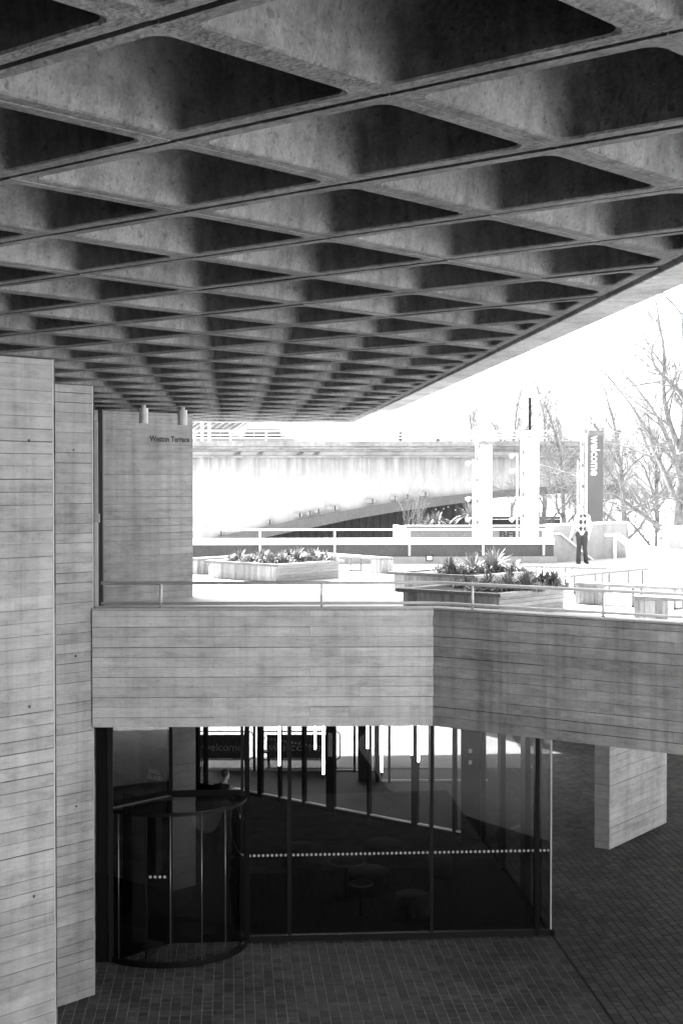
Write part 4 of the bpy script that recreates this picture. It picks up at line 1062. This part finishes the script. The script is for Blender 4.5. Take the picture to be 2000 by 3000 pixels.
# totems, poles and lamps
def totem(px0, px1, ptop, pole, lab, m, Y=52.0, lamps=()):
    a_, b_ = at(px0, ptop, Y), at(px1, ptop, Y)
    t = thing('banner_totem', lab, 'totem', ((a_.x+b_.x)/2, Y, 0))
    MB().prism([(a_.x, Y), (b_.x, Y), (b_.x, Y+.16), (a_.x, Y+.16)], .0, a_.z).build('panel', m, t, bevel=.01)
    c = at(pole, ptop-14, Y); MB().tube([(c.x, Y+.05, 0), (c.x, Y+.05, c.z)], .055, 10).build('pole', M_white, t, smooth=True)
    MB().prism([(a_.x-.09, Y+.03), (a_.x-.02, Y+.03), (a_.x-.02, Y+.12), (a_.x-.09, Y+.12)], 0, a_.z-.1).build('edge_rail', M_steel, t)
    for py in range(int(ptop)+40, 1560, 62):
        w = at(pole, py, Y); MB().cbox((w.x, Y-.03, w.z), .06, .08, .12).build('clamp', M_arch, t)
    if lamps:
        x = at(lamps[0], 1400, Y).x
        MB().tube([(x, Y-.1, 0), (x, Y-.1, at(0, lamps[1], Y).z)], .028, 8).build('lamp_stem', M_white, t)
        for py in lamps[2]:
            w = at(lamps[0], py, Y); h = MB()
            MB().tube([(w.x, Y-.1, w.z+.06), (w.x-.16, Y-.1, w.z+.04)], .018, 6).build('lamp_arm', M_white, t)
            h.tube([(w.x-.10, Y-.12, w.z+.06), (w.x-.15, Y-.14, w.z+.03), (w.x-.23, Y-.17, w.z-.03)], [.03, .065, .09], 10); h.build('lamp_head', M_white, t, smooth=True)
    return t, a_, b_
M_tot = mat('totem_white', .72, .5, ((1.5, .04),))
totem(1409, 1441, 1304, 1397, 'plain white banner totem with lamps standing against the stained bridge wall', M_tot, lamps=(1385, 1345, (1358, 1462, 1522)))
totem(1540, 1578, 1285, 1530, 'plain white banner totem with lamps beside the BFI letters', M_tot, lamps=(1513, 1330, (1336, 1380, 1465, 1522)))
t, a_, b_ = totem(1722, 1766, 1261, 1704, 'grey totem reading welcome above the stair wall', mat('totem_grey', .095, .5, ((1.5, .06), (30, .04))), lamps=(1690, 1350, ()))
MB().prism([(a_.x-.003, 51.985), (b_.x+.003, 51.985), (b_.x+.003, 51.998), (a_.x-.003, 51.998)], at(0, 1276, 52).z, at(0, 1262, 52).z).build('head_band', M_arch, t)
ws = at(1733, 1276, 51.98); we = at(1733, 1393, 51.98)
text_mesh('lettering', 'welcome', .44, M_white, t, (ws.x-.03, 51.985, ws.z), (math.pi/2, math.pi/2, 0), bold=.008, width=ws.z-we.z)
ms = thing('signal_mast', 'tall white mast with a dark notched sign strip beyond the bridge end', 'mast', at(1540, 1290, 96.5))
p = at(1535, 1290, 96.5); MB().tube([(p.x, 96.5, p.z-.5), (p.x, 96.5, at(0, 1130, 96.5).z)], .12, 10).build('mast_pole', M_white, ms)
q = at(1551, 1213, 96.4); MB().cbox(q, .17, .12, (1262-1165)/FPX*96.4).build('sign_strip', M_dsteel, ms)
MB().tube([(p.x, 96.5, q.z+.4), (q.x, 96.5, q.z+.4)], .03, 6).build('bracket', M_dsteel, ms); MB().cbox(at(1541, 1262, 96.4), .5, .12, .16).build('junction_box', M_dsteel, ms)
lv = thing('louvred_building', 'grey building under a slanting louvred soffit far behind the cars', 'building', at(600, 1290, 150))
A, B_, C_, D_ = at(480, 1225, 150), at(748, 1225, 150), at(684, 1263, 150), at(480, 1290, 150)
b = MB(); fr = [A, B_, C_, at(640, 1290, 150), D_]; k = len(fr); b.add(fr+[p+Vector((0, 12, 0)) for p in fr], [tuple(range(k)), tuple(range(k, 2*k))[::-1]]+[(i, i+k, (i+1) % k+k, (i+1) % k) for i in range(k)]); b.build('wall', M_arch, lv)
for i in range(12):
    x0_, x1_ = at(500+i*20, 1262, 149.9), at(520+i*20+30, 1228, 149.9)
    if 520+i*20+30 > 740: break
    MB().tube([x0_, x1_], .08, 4).build('louvre', M_stone2, lv)
MB().prism([(A.x, 150), (B_.x-6, 150), (B_.x-6, 162), (A.x, 162)], 0, D_.z+.02).build('base', M_arch, lv)

# ------------------------------------------------------------------ cars on the bridge
M_win = mat('car_window', .03, .15, (), spec=.5)
def car(px_c, Y, L, H, lab, dark, van=False):
    zroad = at(0, 1317, YB).z+.05; c = at(px_c, 1290, Y); x0 = c.x-L/2
    t = thing('car', lab, 'car', (c.x, Y, zroad)); Wd = 1.75
    prof = [(0, .35), (.02, .75), (.10, .88), (.30*1, .92), (L*.16, .95), (L*.27, H-.06), (L*.33, H), (L*.72, H), (L*.78, H-.05), (L*.95, .98), (L*.995, .85), (L, .35)]
    if van: prof = [(0, .35), (.0, .95), (L*.10, 1.0), (L*.16, H-.05), (L*.22, H), (L*.68, H), (L*.74, H-.05), (L*.84, 1.05), (L*.98, .95), (L, .35)]
    b = MB(); k = len(prof); vs_ = [(x0+x, Y-Wd/2+(.12 if z > 1.1 else 0), zroad+z) for x, z in prof]+[(x0+x, Y+Wd/2-(.12 if z > 1.1 else 0), zroad+z) for x, z in prof]
    b.add(vs_, [tuple(range(k)), tuple(range(k, 2*k))[::-1]]+[(i, i+k, (i+1) % k+k, (i+1) % k) for i in range(k)]); b.build('body', dark, t, bevel=.04)
    zb_, zt__ = .98, H-.13
    for f0, f1, s0, s1 in ((.23, .42, .045, 0), (.44, .62, 0, 0), (.64, .76, 0, .05)) if not van else ((.155, .3, .03, 0), (.32, .5, 0, 0), (.52, .72, 0, .06)):
        yb_, yt = Y-Wd/2-.03, Y-Wd/2+.065
        b = MB(); b.add([(x0+L*f0, yb_, zroad+zb_), (x0+L*f1+L*s1*.6, yb_, zroad+zb_), (x0+L*f1, yt, zroad+zt__), (x0+L*(f0+s0), yt, zroad+zt__)], [(0, 1, 2, 3)]); b.build('side_window', M_win, t)
    MB().box((x0+L*.3, Y-Wd/2+.2), 0, L*.42, .04, zroad+H+.005, zroad+H+.04).build('roof_bar', M_dsteel, t)
    for f in (.18, .80):
        for yy in (Y-Wd/2+.0, Y+Wd/2-.2):
            w = MB(); w.tube([(x0+L*f, yy-.02, zroad+.31), (x0+L*f, yy+.2, zroad+.31)], .31, 16); wo_ = w.build('wheel', M_black, t)
            MB().tube([(x0+L*f, yy-.03, zroad+.31), (x0+L*f, yy-.022, zroad+.31)], .19, 12).build('rim', M_steel, wo_)
    for f, nm in ((.005, 'tail_lamp'), (.985, 'headlight')):
        for yy in (Y-Wd/2+.1, Y+Wd/2-.4): MB().box((x0+L*f-.02, yy), 0, .06, .3, zroad+.65, zroad+.8).build(nm, M_white, t)
    return t
car(626, 103, 4.1, 1.52, 'pale hatchback car with dark windows on the bridge beside the louvred building', mat('car_paint_silver', .2, .3, (), metallic=.2))
car(780, 107, 4.4, 1.72, 'white taxi-shaped car with a dark roof bar on the bridge, clear of the louvred building', mat('car_paint_white', .26, .3, ()), van=True)

# ------------------------------------------------------------------ people
def rough_body(bones, balls, voxel):
    b = MB()
    for p0, p1, r0, r1, _ in bones:
        p0, p1 = Vector(p0), Vector(p1); n = 5
        b.tube([p0.lerp(p1, i/n) for i in range(n+1)], [r0+(r1-r0)*i/n for i in range(n+1)], 12)
        b.ball(p0, r0, seg=10, rings=8); b.ball(p1, r1, seg=10, rings=8)
    for c, rx, ry, rz, _ in balls: b.ball(c, rx, ry, rz, 14, 10)
    me = b.mesh('rough'); o = bpy.data.objects.new('rough', me); COL.objects.link(o)
    m = o.modifiers.new('r', 'REMESH'); m.mode = 'VOXEL'; m.voxel_size = voxel; m.use_smooth_shade = True
    s = o.modifiers.new('s', 'SMOOTH'); s.factor = .5; s.iterations = 3
    dg = bpy.context.evaluated_depsgraph_get(); out = bpy.data.meshes.new_from_object(o.evaluated_get(dg))
    bpy.data.objects.remove(o)
    return out
def seg_dist(p, a, b):
    ab = b-a; t = max(0, min(1, (p-a).dot(ab)/max(1e-9, ab.length_squared))); return (p-(a+ab*t)).length
def person(name, label, loc, rz, bones, balls, mats, voxel=.014, hair=None, group=None):
    t = thing(name, label, 'person', loc, group=group); 
    me = rough_body(bones, balls, voxel)
    for m in mats: me.materials.append(m)
    bb = [(Vector(a), Vector(b), (r0+r1)/2, k) for a, b, r0, r1, k in bones]
    idx = []
    for p in me.polygons:
        c = p.center; best = min(((seg_dist(c, a, b)-r, k) for a, b, r, k in bb), key=lambda q: q[0])
        bl = min((((c-Vector(q[0])).length-max(q[1:4])*.9, q[4]) for q in balls), key=lambda q: q[0], default=(9, 0))
        idx.append(bl[1] if bl[0] < best[0] else best[1])
    me.polygons.foreach_set('material_index', idx)
    me.polygons.foreach_set('use_smooth', [True]*len(me.polygons))
    o = bpy.data.objects.new('body', me); o.rotation_euler = (0, 0, rz); link(o, t)
    if hair:
        h = hair.mesh('hair', smooth=True); h.materials.append(mat('hair_%d' % len(bpy.data.objects), .04, .7, ((20, .3),)))
        ho = bpy.data.objects.new('hair', h); ho.rotation_euler = (0, 0, rz); link(ho, t)
    return t
M_skin = mat('skin', .42, .6, ((20, .06),)); M_shirt = mat('white_shirt', .75, .8, ((6, .05),), bump=.2, bump_scale=10)
M_trs = mat('dark_trousers', .035, .8, ((6, .25),), bump=.5, bump_scale=9); M_shoe = mat('dark_shoe', .03, .5, ())
def argyle():
    m = mat('argyle_vest', .75, .85, ()); nt = m.node_tree; n, l = nt.nodes, nt.links; bs = n['Principled BSDF']
    tc = n.new('ShaderNodeTexCoord'); sx = n.new('ShaderNodeSeparateXYZ'); l.new(tc.outputs['Object'], sx.inputs[0])
    def mth(op, a, b):
        k = n.new('ShaderNodeMath'); k.operation = op
        for i, x in enumerate((a, b)):
            if isinstance(x, (int, float)): k.inputs[i].default_value = x
            else: l.new(x, k.inputs[i])
        return k.outputs[0]
    a = mth('MULTIPLY', mth('ADD', sx.outputs[0], -.012), 1/.125); b_ = mth('MULTIPLY', mth('ADD', sx.outputs[2], -1.155), 1/.20)
    cx = n.new('ShaderNodeCombineXYZ'); l.new(mth('ADD', mth('ADD', a, b_), .5), cx.inputs[0]); l.new(mth('ADD', mth('SUBTRACT', a, b_), .5), cx.inputs[1]); cx.inputs[2].default_value = .5
    ck = n.new('ShaderNodeTexChecker'); ck.inputs['Scale'].default_value = 1; ck.inputs[1].default_value = (.04, .04, .04, 1); ck.inputs[2].default_value = (.72, .72, .72, 1); l.new(cx.outputs[0], ck.inputs[0])
    f = n.new('ShaderNodeMix'); f.data_type = 'RGBA'
    front = mth('MULTIPLY', mth('LESS_THAN', sx.outputs[1], -.02), mth('GREATER_THAN', sx.outputs[2], .985)); l.new(front, f.inputs[0]); f.inputs[6].default_value = (.72, .72, .72, 1); l.new(ck.outputs[0], f.inputs[7]); l.new(f.outputs[2], bs.inputs['Base Color'])
    return m
def fingers(wrist, hand_dir, out, k, side):
    """five short fingers from the end of the palm, thumb from its side"""
    wrist = Vector(wrist); d = Vector(hand_dir).normalized(); o = Vector(out).normalized(); palm = wrist+d*.085; res = [(wrist, palm, .026, .030, k)]
    for i, L in enumerate((.062, .075, .082, .07)):
        b0 = palm+o*((i-1.5)*.018); m_ = b0+d*L*.55+Vector((0, -.008, 0)); e = m_+d*L*.4+Vector((0, -.02, 0)); res += [(b0, m_, .0095, .009, k), (m_, e, .009, .008, k)]
    th0 = wrist+d*.035-o*.022*side; res += [(th0, th0+d*.035-o*.03*side, .011, .010, k), (th0+d*.035-o*.03*side, th0+d*.07-o*.03*side, .010, .009, k)]
    return res
man_b = [
 # torso
 ((-.02, .0, .93), (.0, .0, 1.12), .135, .135, 1), ((.0, .0, 1.12), (.02, .0, 1.36), .14, .145, 1), ((-.09, 0, 1.36), (.12, 0, 1.37), .105, .105, 1),
 ((.02, .0, 1.40), (-.02, -.02, 1.54), .075, .058, 0),
 # arms
 ((-.135, 0, 1.415), (-.235, .0, 1.12), .062, .048, 2), ((-.235, .0, 1.12), (-.325, -.07, .87), .046, .032, 2),
 ((.185, 0, 1.41), (.255, .02, 1.10), .064, .050, 2), ((.255, .02, 1.10), (.20, -.03, .85), .048, .033, 2),
 # legs
 ((-.09, 0, .90), (.07, 0, .90), .125, .12, 3), ((-.09, 0, .86), (-.095, -.03, .47), .098, .07, 3), ((-.095, -.03, .47), (-.10, .0, .06), .073, .075, 3),
 ((.08, 0, .86), (.08, -.05, .47), .098, .07, 3), ((.08, -.05, .47), (.135, .06, .08), .070, .068, 3),
 ((-.10, .02, .045), (-.105, -.15, .035), .045, .035, 4), ((.14, .07, .05), (.165, -.09, .035), .043, .034, 4)]
man_b += fingers((-.325, -.07, .87), (-.25, -.12, -1), (.5, -.85, 0), 0, 1)+fingers((.20, -.03, .85), (-.12, -.05, -1), (.4, -.9, 0), 0, -1)
man_h = [((-.045, -.02, 1.665), .072, .088, .108, 0), ((-.055, -.05, 1.60), .05, .06, .055, 0), ((-.085, -.10, 1.645), .014, .02, .02, 0), ((-.115, -.02, 1.65), .012, .02, .03, 0), ((.028, -.0, 1.65), .012, .02, .03, 0)]
hair = MB(); hair.ball((-.040, .012, 1.70), .077, .088, .088, 16, 10)
mw = gp(1703, 1652, Z_T)
man = person('person', 'man in a white shirt, argyle knitted vest and dark trousers standing on the terrace', mw, 0, man_b, man_h, [M_skin, argyle(), M_shirt, M_trs, M_shoe], .0115, hair)
fc = MB()
for x in (-.088, -.048): fc.ball((x, -.098+(.01 if x < -.06 else 0), 1.672), .009, .006, .007, 8, 5)
fc.tube([(-.092, -.098, 1.608), (-.068, -.108, 1.603), (-.042, -.1, 1.608)], [.003, .006, .003], 6)
fm = fc.mesh('face_features'); fm.materials.append(M_letter); fo = bpy.data.objects.new('face_features', fm); link(fo, man)
ph = thing('phone', 'small dark phone held in the hand of the man in the argyle vest', 'phone', mw+Vector((-.33, -.15, .74)))
MB().cbox(mw+Vector((-.325, -.155, .74)), .03, .05, .07, .6).build('phone_body', M_black, ph, bevel=.006)
def walker(px, py, Y, lab, seed, dark=(.05, .05), h=1.75, zf=None, rz=0, voxel=.025, name='person'):
    w = at(px, py, Y); z = zf if zf is not None else w.z; s = h/1.78
    bs = [(Vector(a)*s, Vector(b)*s, r0*s, r1*s, k) for a, b, r0, r1, k in man_b]; hs = [(Vector(c)*s, x*s, y*s, z_*s, k) for c, x, y, z_, k in man_h]
    hr = MB(); hr.ball(Vector((-.040, .015, 1.70))*s, .078*s, .09*s, .09*s, 12, 8)
    return person(name, lab, (w.x, Y, z), rz, bs, hs, [M_skin, mat('jacket_%d' % seed, dark[0], .8, ((6, .2),)), mat('sleeve_%d' % seed, dark[0], .8, ()), mat('jeans_%d' % seed, dark[1], .8, ()), M_shoe], voxel, hr)
zdeck = at(0, 1317, YB).z
walker(1172, 1290, 104, 'person in a dark jacket walking along the bridge behind the white railing', 1, (.06, .08), zf=zdeck, rz=1.2)
walker(1281, 1290, 112, 'small far person on the bridge, low behind the white railing', 2, (.08, .1), zf=zdeck-.25, rz=-1)
ins = at(655, 2253, 31.0)
walker(655, 2253, 31.0, 'short-haired person in black seen from behind inside the dark glass hall', 3, (.015, .015), zf=.005, rz=2.7, h=CZ-1.0 and (ins.z-.005))

# ------------------------------------------------------------------ bare trees
def bare_tree(px, Y, h, r, lab, seed, name='bare_tree', lean=0.0, levels=4, limb0=.22, buds=1500, spread=1.0, ang=0.0, kids=(9, 8, 8, 6), cap=5000, up=.12):
    rnd = random.Random(seed); x = at(px, 1413, Y).x
    t = thing(name, lab, 'tree', (x, Y, 0)); tr, tw, bd = MB(), MB(), MB()
    tips = []; cnt = 0
    queue = [(Vector((x, Y, 0)), Vector((lean, 0, 1)).normalized(), h*.62, r, 0)]
    while queue:
        p, d, L, rad, lev = queue.pop(0); cnt += 1
        n = (7, 8, 6, 4, 3)[min(lev, 4)]; pts = [p]; dd = d.copy(); rads = [rad]
        curve = Vector((rnd.uniform(-1, 1), rnd.uniform(-1, 1), rnd.uniform(-.2, .7)))*(.10 if lev else .03)
        for i in range(n):
            if rnd.random() < .3: curve = Vector((rnd.uniform(-1, 1), rnd.uniform(-1, 1), rnd.uniform(-.4, .7)))*(.14 if lev else .03)
            dd = (dd+curve+Vector((rnd.uniform(-1, 1), rnd.uniform(-1, 1), rnd.uniform(-1, 1)))*(.16 if lev else .04)).normalized()
            pts.append(pts[-1]+dd*(L/n)); rads.append(max(.006, rad*(1-(.7 if lev else .5)*(i+1)/n)))
        (tr if lev < 2 else tw).tube(pts, rads, (12, 8, 5, 4, 3)[min(lev, 4)], cap=(lev < 2))
        if lev >= levels or cnt > cap: tips.extend(pts[1:]); continue
        kk = kids[min(lev, len(kids)-1)]
        for k in range(kk):
            f = (limb0+(1-limb0)*(k+.5)/kk) if lev == 0 else (.12+.86*(k+rnd.random())/kk); f = min(f, .99)
            q = f*n; i = min(int(q), n-1); pp = pts[i].lerp(pts[i+1], q-i); rr = rads[i]*(1-(q-i))+rads[i+1]*(q-i)
            base = (pts[i+1]-pts[i]).normalized(); az = rnd.uniform(0, 2*math.pi) if lev else ang+k*2.4+rnd.uniform(-.4, .4)
            perp = base.orthogonal().normalized(); perp.rotate(Matrix.Rotation(az, 3, base)); op = rnd.uniform(.5, 1.0)*spread
            nd = (base*math.cos(op)+perp*math.sin(op)+Vector((0, 0, up))).normalized()
            nl = h*rnd.uniform(.30, .46)*(1.1-.45*f) if lev == 0 else L*rnd.uniform(.30, .55)*(1.15-.5*f)
            queue.append((pp, nd, nl, rr*(rnd.uniform(.5, .66) if lev == 0 else rnd.uniform(.42, .6)), lev+1))
        if lev < 2: queue.append((pts[-1], dd, L*.5, rads[-1], lev+1))
    for k in range(buds):
        p = rnd.choice(tips)+Vector((rnd.gauss(0, .06), rnd.gauss(0, .06), rnd.gauss(0, .06))); s = rnd.uniform(.012, .032)
        a_ = Vector((rnd.gauss(0, 1), rnd.gauss(0, 1), rnd.gauss(0, 1))).normalized()*s; c_ = a_.orthogonal().normalized()*s*.8
        bd.add([p-a_, p+c_, p+a_, p-c_], [(0, 1, 2, 3)])
    tr.build('trunk', M_bark, t, smooth=True); cr = tw.build('crown', M_twig, t, smooth=True)
    if bd.v: bd.build('buds', M_twig, cr)
    return t
bare_tree(1978, 72, 21.0, .36, 'big bare plane tree with thick spreading limbs beyond the stub wall', 101, limb0=.34, ang=2.6, spread=1.1, cap=14000, buds=5000, kids=(10, 10, 9, 8))
bare_tree(1845, 84, 14.5, .24, 'bare tree with crooked limbs behind the welcome totem', 102, limb0=.3, ang=1.0, cap=12000, buds=6000, kids=(9, 9, 9, 8))
bare_tree(1660, 90, 14.0, .22, 'bare twiggy tree with scattered buds between the totems', 103, limb0=.28, cap=12000, buds=9000, kids=(9, 9, 9, 8))
bare_tree(1500, 118, 18.0, .2, 'slender bare tree rising behind the bridge railing and mast', 104, limb0=.45, cap=5000, spread=.65, buds=3000, up=.3)
bare_tree(1385, 125, 17.0, .16, 'faint bare tree top behind the bridge where the roof edge ends', 105, limb0=.5, cap=4000, spread=.7, buds=2000, up=.3)
bare_tree(1585, 112, 17.0, .2, 'dense bare tree with many fine twigs behind the plain totem by the letters', 106, limb0=.3, cap=9000, buds=9000, kids=(9, 9, 9, 7))
bare_tree(1925, 100, 15.0, .22, 'bare background tree filling the gap behind the big plane tree', 107, limb0=.2, cap=11000, buds=7000, kids=(10, 9, 9, 8))
bare_tree(1740, 108, 14.0, .2, 'bare background tree half hidden by the welcome totem', 109, limb0=.2, cap=11000, buds=8000, kids=(10, 9, 9, 8))
bare_tree(1229, YF+1.5, 8.6, .035, 'bare pale sapling in front of the corrugated hoarding', 108, name='bare_sapling', limb0=.72, levels=2, buds=150, kids=(10, 6), cap=300, spread=.6, up=.4)
